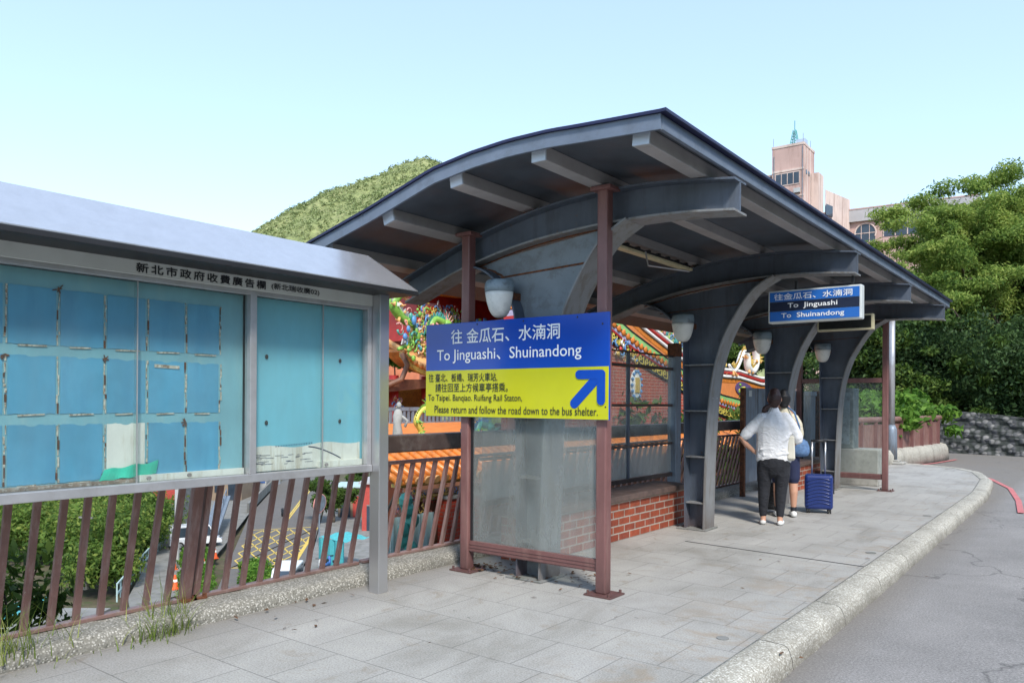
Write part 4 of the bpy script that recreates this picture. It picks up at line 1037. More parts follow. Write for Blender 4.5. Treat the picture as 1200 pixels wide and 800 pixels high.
for c in cl[::4]: wob((c[0], c[1], -3), c[:3], .05, .015, k, 4, .1, 5)
k.build('stem', M['bark'], t)
# dark glossy shrub behind the railing at the left edge
t = thing('shrub', 'dark glossy-leaved shrub just behind the railing at the left edge', 'shrub', (-6.6, 2.2, -1.5))
cl = clump_cloud((-6.7, 2.0, .02), (.65, .75, .42), 16, .26, .8)
foliage('leaf_mass', cl, 2300, .05, M['leaf_mid'], t, up=.3, flat=.9)
k = MB()
for c in cl: wob((-6.6, 2.2, -1.5), c[:3], .022, .006, k, 5, .12, 5)
k.build('stem', M['bark_dark'], t)
# grass tufts growing from the joint along the upstand
def tuft(label, x, y, z, n, L, sp_):
    k = MB()
    for _ in range(n):
        a = random.uniform(0, 6.28); l = L * random.uniform(.45, 1.1); bx_, by_ = x + random.gauss(0, sp_ * .35), y + random.gauss(0, sp_)
        dx, dy = math.cos(a), math.sin(a); w = random.uniform(.002, .0045); lean = random.uniform(.25, .95)
        A, B = [], []
        for q in range(6):
            t_ = q / 5; px = bx_ + dx * lean * l * t_ ** 1.6; py = by_ + dy * lean * l * t_ ** 1.6; pz = z + l * (t_ - .45 * lean * t_ * t_)
            ww = w * (1 - t_ * .9); A.append((px - dy * ww, py + dx * ww, pz)); B.append((px + dy * ww, py - dx * ww, pz))
        m0 = len(k.v); k.v += A + B
        for q in range(5): k.f.append((m0 + q, m0 + q + 1, m0 + 6 + q + 1, m0 + 6 + q)); k.mi.append(0)
    tag(k.build('grass_tuft', M['grass']), label, 'grass tuft', 'grass tufts along the upstand')
tuft('grass tuft growing at the foot of the upstand near the double post', -4.72, 2.52, .0, 110, .24, .12)
tuft('long-bladed grass tuft leaning out over the upstand by the rail base', -4.86, 2.62, .06, 40, .38, .1)
tuft('thick grass tuft at the bottom left corner on the pebble upstand', -4.82, 1.66, .05, 150, .36, .17)
tuft('low sparse weeds in the paving joint left of the metal board post', -4.74, 2.1, .0, 40, .07, .3)

def litter(label, spots, mt='peel_leaf'):
    k = MB()
    for (x, y, n_, sp_) in spots:
        for _ in range(n_):
            c = Vector((x + random.gauss(0, sp_), y + random.gauss(0, sp_), random.uniform(.003, .025))); a = random.uniform(0, 6.28); l = random.uniform(.015, .035)
            d = Vector((math.cos(a), math.sin(a), random.uniform(-.2, .3))) * l; e = Vector((-math.sin(a), math.cos(a), random.uniform(-.2, .2))) * l * .4
            k.add([c - d, c + e + Vector((0, 0, .006)), c + d, c - e], [(0, 1, 2, 3)])
    tag(k.build('dead_leaves', M[mt]), label, 'leaf litter', kind='stuff')
litter('brown dead leaves heaped at the foot of the shelter post and along the upstand', [(-4.5, 5.32, 90, .05), (-4.35, 5.4, 40, .09), (-3.6, 5.45, 40, .16), (-3.9, 5.3, 40, .12), (-4.68, 3.4, 20, .3), (-2.0, 7.5, 6, .6), (-3.0, 4.2, 5, .7)])

# ---------------------------------------------------------------- buildings up the hill
hb = thing('hotel_tower', 'weathered pink stair tower with a dark window band and antenna mast', 'tower', tuple(at(942, 300, 96)))
C_ = at(942, 166, 95); e1 = (at(905, 166, 97.3) - C_); e1.z = 0; w1 = e1.length; e1.normalize()
e2 = Vector((-e1.y, e1.x, 0)) * -1
if e2.dot(Vector((-math.sin(YAW), math.cos(YAW), 0))) < 0: e2 = -e2
zt = C_.z; C0 = Vector((C_.x, C_.y, 0))
def P3(a, b_, z): return tuple(C0 + e1 * a + e2 * b_ + Vector((0, 0, z)))
def pbox(mb, a0, a1, b0, b1, z0, z1): mb.prism([P3(a0, b0, z0), P3(a1, b0, z0), P3(a1, b1, z0), P3(a0, b1, z0)], (0, 0, z1 - z0))
k = MB(); pbox(k, 0, w1, 0, 4.6, -5, zt - .3); k_ = k.build('wall', M['pink_wall'], hb)
k = MB(); pbox(k, -.06, w1 + .06, -.06, 4.66, zt - .3, zt); pbox(k, -.03, w1 + .03, -.06, 0, zt - 3.35, zt - 3.1); pbox(k, -.03, w1 + .03, -.06, 0, zt - 6.6, zt - 6.4); pbox(k, w1, w1 + .9, .2, 1.6, zt - 3.6, zt - 3.35); k.build('ledge', M['pink_pale'], k_)
k = MB(); pbox(k, -.05, 0, .25, .75, zt - 9, zt - .4); pbox(k, -.05, 0, 1.3, 1.7, zt - 9, zt - .4); pbox(k, -.05, 0, 2.5, 2.9, zt - 9, zt - .4); pbox(k, -.055, 0, 3.6, 4.55, zt - 9, zt - 3.3); k.build('rib', M['pink_pale'], k_)
k = MB(); pbox(k, -.055, -.01, .8, 1.28, zt - 3.7, zt - 3.2); pbox(k, -.055, -.01, 1.75, 2.45, zt - 3.7, zt - 3.2); k.build('vent', M['window'], k_)
k = MB(); pbox(k, .5, w1 - .45, -.05, -.005, zt - 5.0, zt - 3.55); w_ = k.build('window', M['window'], k_)
k = MB()
for q in range(5): a = .5 + (w1 - .95) * q / 4; pbox(k, a - .04, a + .04, -.07, -.05, zt - 5.0, zt - 3.55)
pbox(k, .45, w1 - .4, -.07, -.05, zt - 3.58, zt - 3.48); pbox(k, .45, w1 - .4, -.07, -.05, zt - 5.08, zt - 4.98); k.build('frame', M['pink_pale'], w_)
k = MB(); pbox(k, .2, 1.8, -.05, -.005, zt - 8.6, zt - 7.2); k.build('window', M['window'], k_)
k = MB(); pbox(k, w1 - .3, w1 - .22, -.09, -.05, -5, zt - 1.2); pbox(k, .08, .14, -.1, -.055, -5, zt - .4); k.build('drain_pipe', M['zinc'], hb)
for a_ in (.35, 1.9): k = MB(); pbox(k, a_, a_ + .75, -.4, -.055, zt - 6.2, zt - 5.65); k.build('air_conditioner', M['white'], hb)
k = MB(); pbox(k, .1, 1.2, .9, 2.0, zt, zt + .7); k.build('water_tank', M['chrome'], hb)
k = MB(); pbox(k, -1.0, -.06, 3.0, 5.2, -5, zt - 3.2); k.build('stair_shaft', M['pink_pale'], hb)
k = MB(); c_ = Vector(P3(1.7, 2.0, zt))
for a, b_ in ((-.5, -.5), (.5, -.5), (.5, .5), (-.5, .5)): k.tube([c_ + Vector((a, b_, 0)), c_ + Vector((a * .3, b_ * .3, 2.3))], .05, 5)
for q in range(6):
    s_ = .5 - .07 * q; z = .35 * q
    for i in range(4):
        a, b_ = [(-1, -1), (1, -1), (1, 1), (-1, 1)][i]; c2_, d2_ = [(-1, -1), (1, -1), (1, 1), (-1, 1)][(i + 1) % 4]
        k.tube([c_ + Vector((a * s_, b_ * s_, z)), c_ + Vector((c2_ * s_, d2_ * s_, z + .17))], .035, 4)
k.tube([c_, c_ + Vector((0, 0, 3.5))], .05, 5); k.build('antenna_mast', M['t_teal'], hb)
k = MB()
for a, b_ in ((.1, .1), (w1 - .1, .2), (.2, 3.6)): k.tube([P3(a, b_, zt), P3(a, b_, zt + 1.1)], .03, 4)
k.build('lightning_rod', M['zinc'], hb)
bl = thing('hotel_annex', 'pale streaked blank block beside the pink tower with one small window', 'building', tuple(at(980, 300, 100)))
a = at(967, 222, 99); b_ = at(996, 233, 104); k = MB(); dd = Vector((-.25, 1, 0)) * 4
def wallbox(mb, A, B, z0, z1, depth): mb.prism([(A.x, A.y, z0), (B.x, B.y, z0), (B.x + depth.x, B.y + depth.y, z0), (A.x + depth.x, A.y + depth.y, z0)], (0, 0, z1 - z0))
wallbox(k, a, b_, -5, a.z, dd); w_ = k.build('wall', M['pink_pale'], bl)
fw = (CAM - a); fw.z = 0; fw.normalize()
A, B = at(968, 239, 98.9), at(976, 239, 100.2); k = MB(); wallbox(k, A, B, A.z - 1.4, A.z, fw * .12); k.build('window', M['window'], w_)
lb_ = thing('hotel_wing', 'long low hotel wing with grey roof band and arched window behind the feathery tree', 'building', tuple(at(1040, 300, 98)))
A, B = at(966, 251, 106), at(1150, 226, 96); k = MB(); dp = Vector((-.5, .86, 0)) * 10
tB = (B - A); tB.z = 0; tn = Vector((tB.y, -tB.x, 0)).normalized()
if tn.dot(CAM - A) < 0: tn = -tn
wallbox(k, A, B, -5, A.z - 1.55, dp); w_ = k.build('wall', M['pink_wall'], lb_)
k = MB(); wallbox(k, A + tn * .5, B + tn * .5, A.z - 1.6, A.z, dp); k.build('roof', M['tin_roof'], lb_)
k = MB(); wallbox(k, A + tn * .55, B + tn * .55, A.z - .02, A.z + .15, dp); k.build('roof_edge', M['pink_wall'], lb_)
L_ = tB.length; tu = tB / L_
def onw(s, z): return A + tu * s + Vector((0, 0, z))
for s0, s1, z0, z1 in ((7.4, 14.5, -3.9, -1.7), (17.5, 23.5, -3.9, -1.7), (25.5, 31, -3.9, -1.7)):
    k = MB(); a_, b2 = onw(s0, 0), onw(s1, 0); wallbox(k, a_ + tn * .06, b2 + tn * .06, A.z + z0, A.z + z1, tn * -.05); q = k.build('window', M['window'], w_)
    k = MB(); nn = 5
    for i in range(nn + 1): c_ = a_.lerp(b2, i / nn); wallbox(k, c_ + tn * .1 - tu * .06, c_ + tn * .1 + tu * .06, A.z + z0, A.z + z1, tn * -.04)
    k.build('frame', M['pink_pale'], q)
k = MB(); pts = [tuple(onw(4.0, -4.4) + tn * .06), tuple(onw(6.4, -4.4) + tn * .06)] + [tuple(onw(5.2 + 1.2 * math.cos(t_), -3.2 + 1.2 * math.sin(t_)) + tn * .06) for t_ in np.linspace(0, math.pi, 14)]
k.prism(pts, tuple(tn * -.05)); q = k.build('arched_window', M['window'], w_)
k = MB(); k.tube([onw(5.2 + 1.3 * math.cos(t_), -3.2 + 1.3 * math.sin(t_)) + tn * .1 for t_ in np.linspace(-.4, math.pi + .4, 18)], .1, 6)
for s in (-.5, .5): k.bar(onw(5.2 + s, -4.4) + tn * .1, onw(5.2 + s, -2.1) + tn * .1, .08, .06)
k.bar(onw(4.0, -3.2) + tn * .1, onw(6.4, -3.2) + tn * .1, .06, .08); k.build('frame', M['pink_pale'], q)
# ---------------------------------------------------------------- temple below the platform
def clutter(mb, pts, s, n, flat=False):
    for _ in range(n):
        p = random.choice(pts); q = s * random.uniform(.5, 1.3)
        c = (p[0] + random.uniform(-.06, .06), p[1] + random.gauss(0, s * 1.3), p[2] + random.gauss(0, s * 1.1))
        if random.random() < .25: mb.ball(c, (q * .5, q * .8, q * random.uniform(.5, 1.3)), 7, 4)
        else:
            a0 = random.uniform(0, 6.28); sg = random.choice((-1, 1))
            mb.tube([(c[0], c[1] + q * 1.1 * (1 - t * .1) * math.cos(a0 + sg * t), c[2] + q * 1.1 * (1 - t * .1) * math.sin(a0 + sg * t)) for t in [i * .6 for i in range(7)]], [q * .3 * (1 - i * .12) for i in range(7)], 5)
def dragon(label, path, r0, body, crest, beard, group='glazed dragons on the temple roofs'):
    path = [Vector(p) for p in path]; t = thing('dragon_ornament', label, 'roof ornament', tuple(path[0]), group)
    sm = []
    for i in range(len(path) - 1):
        p0, p1, p2, p3 = path[max(i - 1, 0)], path[i], path[i + 1], path[min(i + 2, len(path) - 1)]
        for q in range(5):
            s = q / 5; sm.append(.5 * ((2 * p1) + (-p0 + p2) * s + (2 * p0 - 5 * p1 + 4 * p2 - p3) * s * s + (-p0 + 3 * p1 - 3 * p2 + p3) * s ** 3))
    sm.append(path[-1]); n = len(sm)
    k = MB(); k.tube(sm, [r0 * (.35 + .65 * min(1, 2.2 * i / n)) for i in range(n)], 8)
    h = sm[-1]; d = (sm[-1] - sm[-3]).normalized(); k.ball(h + d * r0 * .8, (r0 * 1.5, r0 * 1.7, r0 * 1.3), 9, 6); k.ball(h + d * r0 * 2.2 - Vector((0, 0, r0 * .3)), (r0 * .9, r0 * 1.1, r0 * .7), 8, 5)
    k.build('body', body, t, smooth=True)
    k = MB()
    for i in range(2, n - 1):
        p = sm[i]; tg = (sm[i + 1] - sm[i - 1]).normalized(); up = Vector((.2, 0, 1)); up = (up - tg * up.dot(tg)).normalized()
        k.prism([p + up * r0 * .8 - tg * r0 * .45, p + up * r0 * .8 + tg * r0 * .45, p + up * r0 * 1.9], (r0 * .25, 0, 0))
    for s in (-1, 1):
        k.tube([h + d * r0 + Vector((0, s * r0 * .5, r0)), h + Vector((0, s * r0, r0 * 2.4)), h - d * r0 + Vector((0, s * r0 * 1.3, r0 * 3.2))], [r0 * .3, r0 * .22, r0 * .06], 5)
    k.build('crest', crest, t)
    k = MB()
    for i in range(4, n, max(3, n // 4)):
        p = sm[i]
        for s in (-1, 1):
            k.tube([p, p + Vector((.1, s * r0 * 1.2, -r0 * 1.3)), p + Vector((.1, s * r0 * 2.1, -r0 * 1.0))], [r0 * .4, r0 * .3, r0 * .12], 5)
    for q in range(7):
        a = -.6 + q * .35; k.tube([h, h + Vector((0, math.cos(a) * r0 * 2, math.sin(a) * r0 * 2)), h + Vector((.05, math.cos(a + .3) * r0 * 3.1, math.sin(a + .3) * r0 * 3.1))], [r0 * .35, r0 * .25, r0 * .05], 5)
    k.build('mane', beard, t)
    return t
ter = MB(); ter.prism([(-5.62, 5.6, -11.5), (-5.62, 29, -11.5), (-22, 29, -11.5), (-22, 21.6, -11.5)], (0, 0, 8.5)); struct('temple_terrace', ter, M['concrete'])

# --- long compound wall with an orange tiled coping, right below the railing
tw = thing('temple_wall', 'long low temple wall with orange tiled coping just below the railing', 'temple wall', (-8.2, 14, -3))
k = MB(); k.bb(-8.5, -8.1, 8.2, 24, -3.0, .1); wl = k.build('wall', M['t_brown'], tw)
k = MB(); k.prism([(-8.62, 8.1, .80), (-7.72, 7.4, .355), (-7.72, 7.4, .33), (-8.62, 8.1, .72)], (0, 16.5, 0)); tr = k.build('roof', M['tile_orange'], tw)
k = MB(); y = 7.45
while y < 24.1:
    k.tube([(-8.62, y, .80), (-7.70, y, .375)], .052, 8); y += .19
k.build('tile_rolls', M['tile_orange'], tr, smooth=True)
k = MB(); y = 7.45
while y < 24.1:
    k.tube([(-7.70, y, .375), (-7.675, y, .365)], .06, 10); y += .19
k.build('tile_ends', M['tile_pale'], tr)
k = MB(); k.tube([(-8.64, 8.1, .83), (-8.64, 24.2, .83)], .085, 8); k.build('ridge', M['t_orange'], tr, smooth=True)
k = MB(); k.bb(-8.1, -7.9, 7.7, 24, .26, .31); k.bb(-8.1, -8.0, 7.8, 24, .02, .08); k.build('eave_trim', M['t_gold'], wl)
for mt, nn in (('t_gold', 60), ('t_red', 30), ('t_blue', 30), ('t_pink', 24)):
    k = MB(); clutter(k, [(-8.0, random.uniform(7.7, 10.5), random.uniform(-.12, .22)) for _ in range(40)], .03, nn * 2); k.build('carving', M[mt], wl)
k = MB(); k.bb(-8.05, -7.85, 8.62, 9.35, -3, .02); pl_ = k.build('brick_pillar', M['pillar_brick'], wl)
k = MB(); k.bb(-8.08, -7.82, 8.6, 9.38, .021, .06); k.build('pillar_cap', M['concrete'], pl_)
k = MB(); k.grid(30, 8, lambda a, b_: (-7.95 + .03 * math.sin(a * 40), 7.55 + .85 * a, -1.6 + 1.45 * b_)); k.grid(12, 6, lambda a, b_: (-7.9 + .03 * math.sin(a * 30), 7.2 + .3 * a, -1.6 + 1.2 * b_))
one('hanging_sheet', 'pale blue green sheet hanging on the temple wall beside the brick pillar', 'sheet', k, M['tarp'])
k = MB()
for q in range(9): k.ball((-7.5 + random.uniform(-.05, .05), 7.42 + random.uniform(-.05, .08), -.9 + q * .13), (.09, .11, .12), 7, 5)
one('dark_statue', 'dark blue green figure standing below the railing next to the board post', 'statue', k, M['t_teal'])

# --- hall with the brick gable
hl = thing('temple_hall', 'temple hall with red brick gable, green and orange banded verge and tiled roof', 'temple', (-12, 20, -3))
YY = list(np.linspace(13.0, 30.0, 69))
def spl(pts, y):
    return spl0(pts, y) - .26 * max(0, min(1, (25.5 - y) / 3))
def spl0(pts, y):
    for (a, za), (b_, zb) in zip(pts, pts[1:]):
        if a <= y <= b_: return za + (zb - za) * (y - a) / (b_ - a)
    return pts[0][1] if y < pts[0][0] else pts[-1][1]
def band(mp): return [(y, spl(mp, y)) for y in YY]
ML = [(13, 3.2), (15.4, 3.75), (16.4, 3.5), (18.26, 2.83), (20.49, 2.28), (24.1, 1.19), (26.2, .72), (28, .42), (30, .15)]
GO = [(13, 4.05), (15.4, 4.65), (16.4, 4.2), (17.97, 3.62), (21.38, 2.63), (24.05, 1.87), (26.2, 1.49), (28, 1.28), (30, 1.1)]
OW = [(13, 4.5), (15.4, 5.0), (16.6, 4.5), (18.66, 3.68), (21.38, 2.86), (24.08, 2.43), (27.63, 2.11), (30, 2.2)]
def fr_(z0, z1, f): return lambda y: z0(y) + (z1(y) - z0(y)) * f
ml = lambda y: spl(ML, y); go = lambda y: spl(GO, y); ow = lambda y: spl(OW, y)
k = MB(); k.prism([(-10, 13, -3)] + [(-10, y, ml(y)) for y in YY] + [(-10, 30, -3)], (-.3, 0, 0)); gw = k.build('gable_wall', M['temple_brick'], hl)
def vb(f0, f1, x, th, mt, nm, par=None, YYs=YY):
    k = MB(); k.strip([(x, y, f0(y)) for y in YYs], [(x, y, f1(y)) for y in YYs], (-th, 0, 0)); return k.build(nm, M[mt], par or gw)
mt_ = lambda y: ml(y) + .30
vb(lambda y: ml(y), mt_, -9.96, .3, 'ink', 'meander_band')
k = MB()   # fret pattern on the dark band
y = 15.6; 
while y < 29.5:
    for (a, b_, c_, d_) in ((0, .05, .3, .075), (0, .05, .05, .25), (0, .20, .2, .25), (.15, .125, .2, .25), (.08, .125, .2, .165), (.26, .05, .3, .25)):
        y0, y1 = y + a, y + c_
        k.strip([(-9.958, y0, ml(y0) + b_ * 1.1), (-9.958, y1, ml(y1) + b_ * 1.1)], [(-9.958, y0, ml(y0) + d_ * 1.1), (-9.958, y1, ml(y1) + d_ * 1.1)], (.012, 0, 0))
    y += .36
k.build('fret_pattern', M['t_yellow'], gw)
f1 = lambda y: mt_(y) + (go(y) - mt_(y)) * .14
f2 = lambda y: mt_(y) + (go(y) - mt_(y)) * .36
f3 = lambda y: mt_(y) + (go(y) - mt_(y)) * .55
vb(mt_, f1, -9.95, .3, 't_red', 'red_band'); vb(f1, f2, -9.94, .3, 't_lilac', 'lilac_band')
vb(lambda y: f2(y) + .03, f3, -9.93, .3, 't_orange', 'tile_bed')
vb(f3, go, -9.9, .4, 't_green', 'green_band'); vb(lambda y: go(y) + .012, ow, -9.91, .4, 't_orange', 'orange_band')
vb(lambda y: go(y) - .02, lambda y: go(y) + .02, -9.885, .1, 'ink', 'outline')
k = MB(); y = 15.2; i = 0
while y < 29.6:
    z = f2(y) + .03 + (f3(y) - f2(y)) * .35
    k.ball((-9.92, y, z), (.04, .1, .1), 9, 6)
    y += .24; i += 1
k.build('tile_ends', M['tile_orange'], gw, smooth=True)
k = MB(); k.tube([(-9.9, y, ow(y) + .05) for y in YY], .06, 8); k.build('white_cord', M['t_white'], gw, smooth=True)
vb(lambda y: ow(y) - .01, lambda y: ow(y) + .03, -9.88, .2, 'ink', 'outline')
k = MB(); k.tube([(-9.9, y, ow(y) + .16) for y in YY], .06, 8); k.build('red_cord', M['t_red'], gw, smooth=True)
k = MB(); k.tube([(-9.9, y, ow(y) + .27) for y in YY], .055, 8); k.build('white_cord', M['t_white'], gw, smooth=True)
for mt, nn in (('t_pink', 60), ('t_blue', 50), ('t_leaf', 60), ('t_gold', 50), ('tile_pale', 50), ('t_teal', 40)):
    k = MB(); clutter(k, [(-9.9, y, ow(y) + random.uniform(.35, .85 if y < 22.5 else .5)) for y in [random.uniform(15.5, 24.3) for _ in range(60)]], .06, nn * 3); k.build('ridge_relief', M[mt], hl, smooth=True)
# gable ornament and pendant
for mt, nn in (('t_blue', 14), ('t_gold', 14), ('t_white', 12), ('t_red', 9)):
    k = MB(); clutter(k, [(-9.94, 17.55 + random.uniform(-.55, .75), 2.75 + random.uniform(-.12, .3)) for _ in range(20)], .09, nn); k.build('gable_scroll', M[mt], gw, smooth=True)
k = MB(); k.ball((-9.97, 18.35, 1.95), (.06, .3, .42), 14, 8); pd = k.build('pendant', M['t_white'], gw, smooth=True)
k = MB(); k.bb(-9.93, -9.9, 18.24, 18.46, 1.75, 2.15); k.tube([(-9.95, 18.35, 2.35), (-9.95, 18.35, 2.75)], .03, 6); k.build('pendant_core', M['t_gold'], pd)
k = MB()
for q in range(14): a = 2 * math.pi * q / 14; k.ball((-9.93, 18.35 + .26 * math.cos(a), 1.95 + .37 * math.sin(a)), .05, 6, 4)
k.build('pendant_petals', M['t_blue'], pd)
# dark flower panel in the orange band near the right eave
k = MB(); c0 = 26.0; k.prism([(-9.9, c0 + .85 * math.cos(t), (ow(c0 + .85 * math.cos(t)) + go(c0 + .85 * math.cos(t))) / 2 + .03 + .27 * math.sin(t)) for t in np.linspace(0, 2 * math.pi, 25)[:-1]], (.02, 0, 0)); fp = k.build('flower_panel', M['t_purple'], gw)
for mt, nn in (('t_yellow', 12), ('t_leaf', 12)):
    k = MB()
    for _ in range(nn):
        yy = c0 + random.uniform(-.55, .55); k.ball((-9.87, yy, (ow(yy) + go(yy)) / 2 + random.uniform(-.13, .17)), (.02, .09, .045), 6, 4)
    k.build('painted_flower', M[mt], fp)
# roof behind the verge
k = MB(); k.strip([(-9.9, y, ow(y) - .15) for y in YY], [(-9.9, y, ow(y) + .02) for y in YY], (-9, 0, 0)); rf = k.build('roof', M['tile_orange'], hl)
k = MB(); x = -10.4
while x > -18.5:
    k.tube([(x, y, ow(y) + .03) for y in YY[::3]], .09, 6); x -= .36
k.build('tile_rolls', M['tile_orange'], rf, smooth=True)
k = MB(); k.bb(-13.4, -10.3, 13.2, 29.5, -3, .9); k.build('wall', M['t_red'], hl)
dragon('white and gold curling dragon on the temple eave between the second and third columns', [(-9.9, 24.6, 2.75), (-9.9, 25.0, 2.55), (-9.9, 25.35, 2.75), (-9.9, 25.8, 3.2), (-9.9, 26.2, 3.1), (-9.9, 26.3, 2.75), (-9.9, 26.7, 2.6), (-9.9, 27.1, 2.9), (-9.9, 27.0, 3.4), (-9.9, 26.7, 3.7)], .13, M['t_white'], M['t_gold'], M['tile_pale'])

# --- front pavilion seen between the notice board and the sign
pv = thing('temple_pavilion', 'ornate red temple pavilion with orange tiled eaves, left of the direction sign', 'temple', (-12.5, 13, -3))
k = MB(); k.bb(-14.5, -12.6, 12.75, 16.4, 2.9, 4.2); wl = k.build('red_wall', M['t_red'], pv)
k = MB(); k.bb(-12.6, -12.5, 12.85, 13.45, 3.42, 3.78); pq = k.build('plaque', M['t_pink'], wl, bevel=.02)
k = MB(); k.bb(-12.498, -12.485, 12.93, 13.37, 3.5, 3.7); k.build('plaque_field', M['t_red'], pq)
k = MB()
for q in range(3):
    for s in range(3): k.box((-12.48, 13.0 + q * .15 + .02 * s, 3.55 + .05 * s), (.006, .08, .015))
k.build('plaque_strokes', M['t_gold'], pq)
for mt, nn in (('t_gold', 46), ('t_pink', 34), ('t_blue', 36), ('t_white', 24), ('t_leaf', 26)):
    k = MB(); clutter(k, [(-12.4, random.uniform(12.6, 14.4), random.uniform(2.6, 3.7)) for _ in range(80)], .055, nn * 3); k.build('carving', M[mt], wl, smooth=True)
# upper eave, rising to the right
k = MB(); ys_ = np.linspace(12.3, 17, 24); ez = lambda y: 3.85 + .085 * (y - 12.3) + .25 * math.exp(-(y - 12.3) * 1.6)
k.strip([(-12.3, y, ez(y)) for y in ys_], [(-12.3, y, ez(y) + .09) for y in ys_], (-.6, 0, 0)); k.strip([(-12.3, y, ez(y)) for y in ys_], [(-13.6, y, ez(y) + .75) for y in ys_], (0, 0, -.05)); er = k.build('upper_roof', M['tile_orange'], pv)
k = MB()
for y in np.arange(12.3, 17, .2): k.tube([(-12.25, y, ez(y) + .06), (-13.6, y, ez(y) + .8)], .07, 7)
k.build('tile_rolls', M['tile_pale'], er, smooth=True)
k = MB(); k.tube([(-11.9, y, 3.2 + .16 * (y - 13.5) + .02 * (y - 13.5) ** 2) for y in np.linspace(13.6, 17, 14)], .06, 8); k.build('white_verge', M['t_white'], pv, smooth=True)
k = MB(); k.strip([(-11.95, y, 2.4) for y in np.linspace(13.6, 17, 14)], [(-11.95, y, 3.15 + .16 * (y - 13.5) + .02 * (y - 13.5) ** 2) for y in np.linspace(13.6, 17, 14)], (-.2, 0, 0)); pp = k.build('painted_panel', M['t_purple'], pv)
for mt, nn in (('t_yellow', 30), ('t_leaf', 40), ('t_blue', 20), ('t_pink', 20)):
    k = MB()
    for _ in range(nn): k.ball((-11.93, random.uniform(13.8, 16), random.uniform(2.6, 3.5)), (.02, .08, .05), 6, 4)
    k.build('painted_flower', M[mt], pp)
# lower eave with its upturned corner, columns, balustrade and sloping orange roof
def qz(y): return 2.12 + .42 * math.exp(-(y - 11.6) * 2.6) - .03 * (y - 11.6)
ys_ = np.linspace(11.6, 14.5, 22)
k = MB(); k.strip([(-11.9, y, qz(y)) for y in ys_], [(-11.9, y, qz(y) + .06) for y in ys_], (-.5, 0, 0)); k.strip([(-11.9, y, qz(y)) for y in ys_], [(-13.2, y + .1, qz(y) + .55) for y in ys_], (0, 0, -.05)); le = k.build('lower_roof', M['tile_orange'], pv)
k = MB()
for y in np.arange(11.65, 14.5, .17): k.tube([(-11.86, y, qz(y) + .05), (-13.1, y + .1, qz(y) + .6)], .06, 7)
k.build('tile_rolls', M['tile_pale'], le, smooth=True)
k = MB(); k.strip([(-11.88, y, qz(y) - .1) for y in ys_], [(-11.88, y, qz(y) - .01) for y in ys_], (-.1, 0, 0)); k.build('eave_board', M['t_gold'], le)
k = MB(); k.tube([(-11.8, 11.5, 2.5), (-11.75, 11.62, 2.25), (-11.8, 11.5, 1.95), (-12.0, 11.2, 1.78), (-12.3, 10.6, 1.7)], .06, 7); k.build('eave_soffit_rib', M['t_brown'], le, smooth=True)
k = MB(); k.prism([(-12.0, 10.4, 1.75), (-12.0, 11.5, 1.95), (-12.0, 13.8, 2.0), (-12.0, 13.8, 1.9), (-12.0, 10.4, 1.6)], (-1, 0, 0)); k.build('soffit', M['t_brown'], pv)
for y in (11.75, 12.75, 13.8):
    k = MB(); k.tube([(-12.3, y, .6), (-12.3, y, 2.05)], .11, 12); c_ = k.build('pillar', M['t_red'], pv, smooth=True)
    for mt, nn in (('t_pink', 10), ('t_blue', 9), ('t_gold', 8)):
        k = MB(); clutter(k, [(-12.18, y, 1.2 + random.uniform(-.05, .4)) for _ in range(6)], .045, nn * 2); k.build('pillar_carving', M[mt], c_, smooth=True)
k = MB(); k.bb(-13.4, -13.3, 10.5, 14.4, .5, 2.0); k.build('back_wall', M['t_gold'], pv)
k = MB(); k.bb(-12.0, -11.94, 11.3, 14.2, 1.28, 1.36); k.bb(-12.0, -11.94, 11.3, 14.2, .98, 1.04)
for q in range(22): k.bb(-11.99, -11.95, 11.32 + q * .13, 11.38 + q * .13, .98, 1.3)
k.build('balustrade', M['zinc'], pv)
k = MB(); k.prism([(-10.2, 10.5, .62), (-10.2, 14.5, .62), (-12.1, 14.5, 1.05), (-12.1, 10.5, 1.05)], (0, 0, -.06)); lr = k.build('porch_roof', M['t_orange'], pv)
k = MB()
for q in range(11): k.tube([(-10.25, 13.0 + q * .17, .66 + .02 * q), (-10.4, 13.1 + q * .17, .74 + .02 * q)], .075, 8)
k.build('tile_ends', M['tile_pale'], lr, smooth=True)
k = MB(); k.tube([(-10.6, 12.0, .66), (-10.5, 13.6, .98)], .035, 6); k.build('verge_line', M['t_teal'], lr)
k = MB(); k.prism([(-10.4, 10.2, -3), (-10.4, 16.4, -3), (-13.8, 16.4, -3), (-13.8, 13.5, -3)], (0, 0, 3.55)); k.build('base_wall', M['t_brown'], pv)
D = 'glazed dragons on the temple roofs'
dragon('green dragon coiling at the top left of the red pavilion', [(-11.5, 11.1, 2.55), (-11.5, 11.45, 2.7), (-11.5, 11.5, 3.05), (-11.5, 11.2, 3.2), (-11.5, 10.95, 3.45), (-11.5, 11.15, 3.7)], .1, M['t_leaf'], M['t_white'], M['tile_pale'])
dragon('green dragon with pink mane climbing above the pavilion eave corner', [(-11.2, 11.75, 2.5), (-11.2, 11.95, 2.75), (-11.2, 11.7, 2.95), (-11.2, 11.85, 3.2), (-11.2, 12.15, 3.15)], .085, M['t_leaf'], M['t_teal'], M['t_pink'])
dragon('yellow green dragon rearing on the porch roof beside the board post', [(-10.6, 10.6, .78), (-10.6, 10.75, .72), (-10.6, 10.85, .9), (-10.6, 10.72, 1.1), (-10.6, 10.85, 1.3), (-10.6, 11.0, 1.36)], .055, M['t_yellow'], M['t_leaf'], M['t_leaf'])
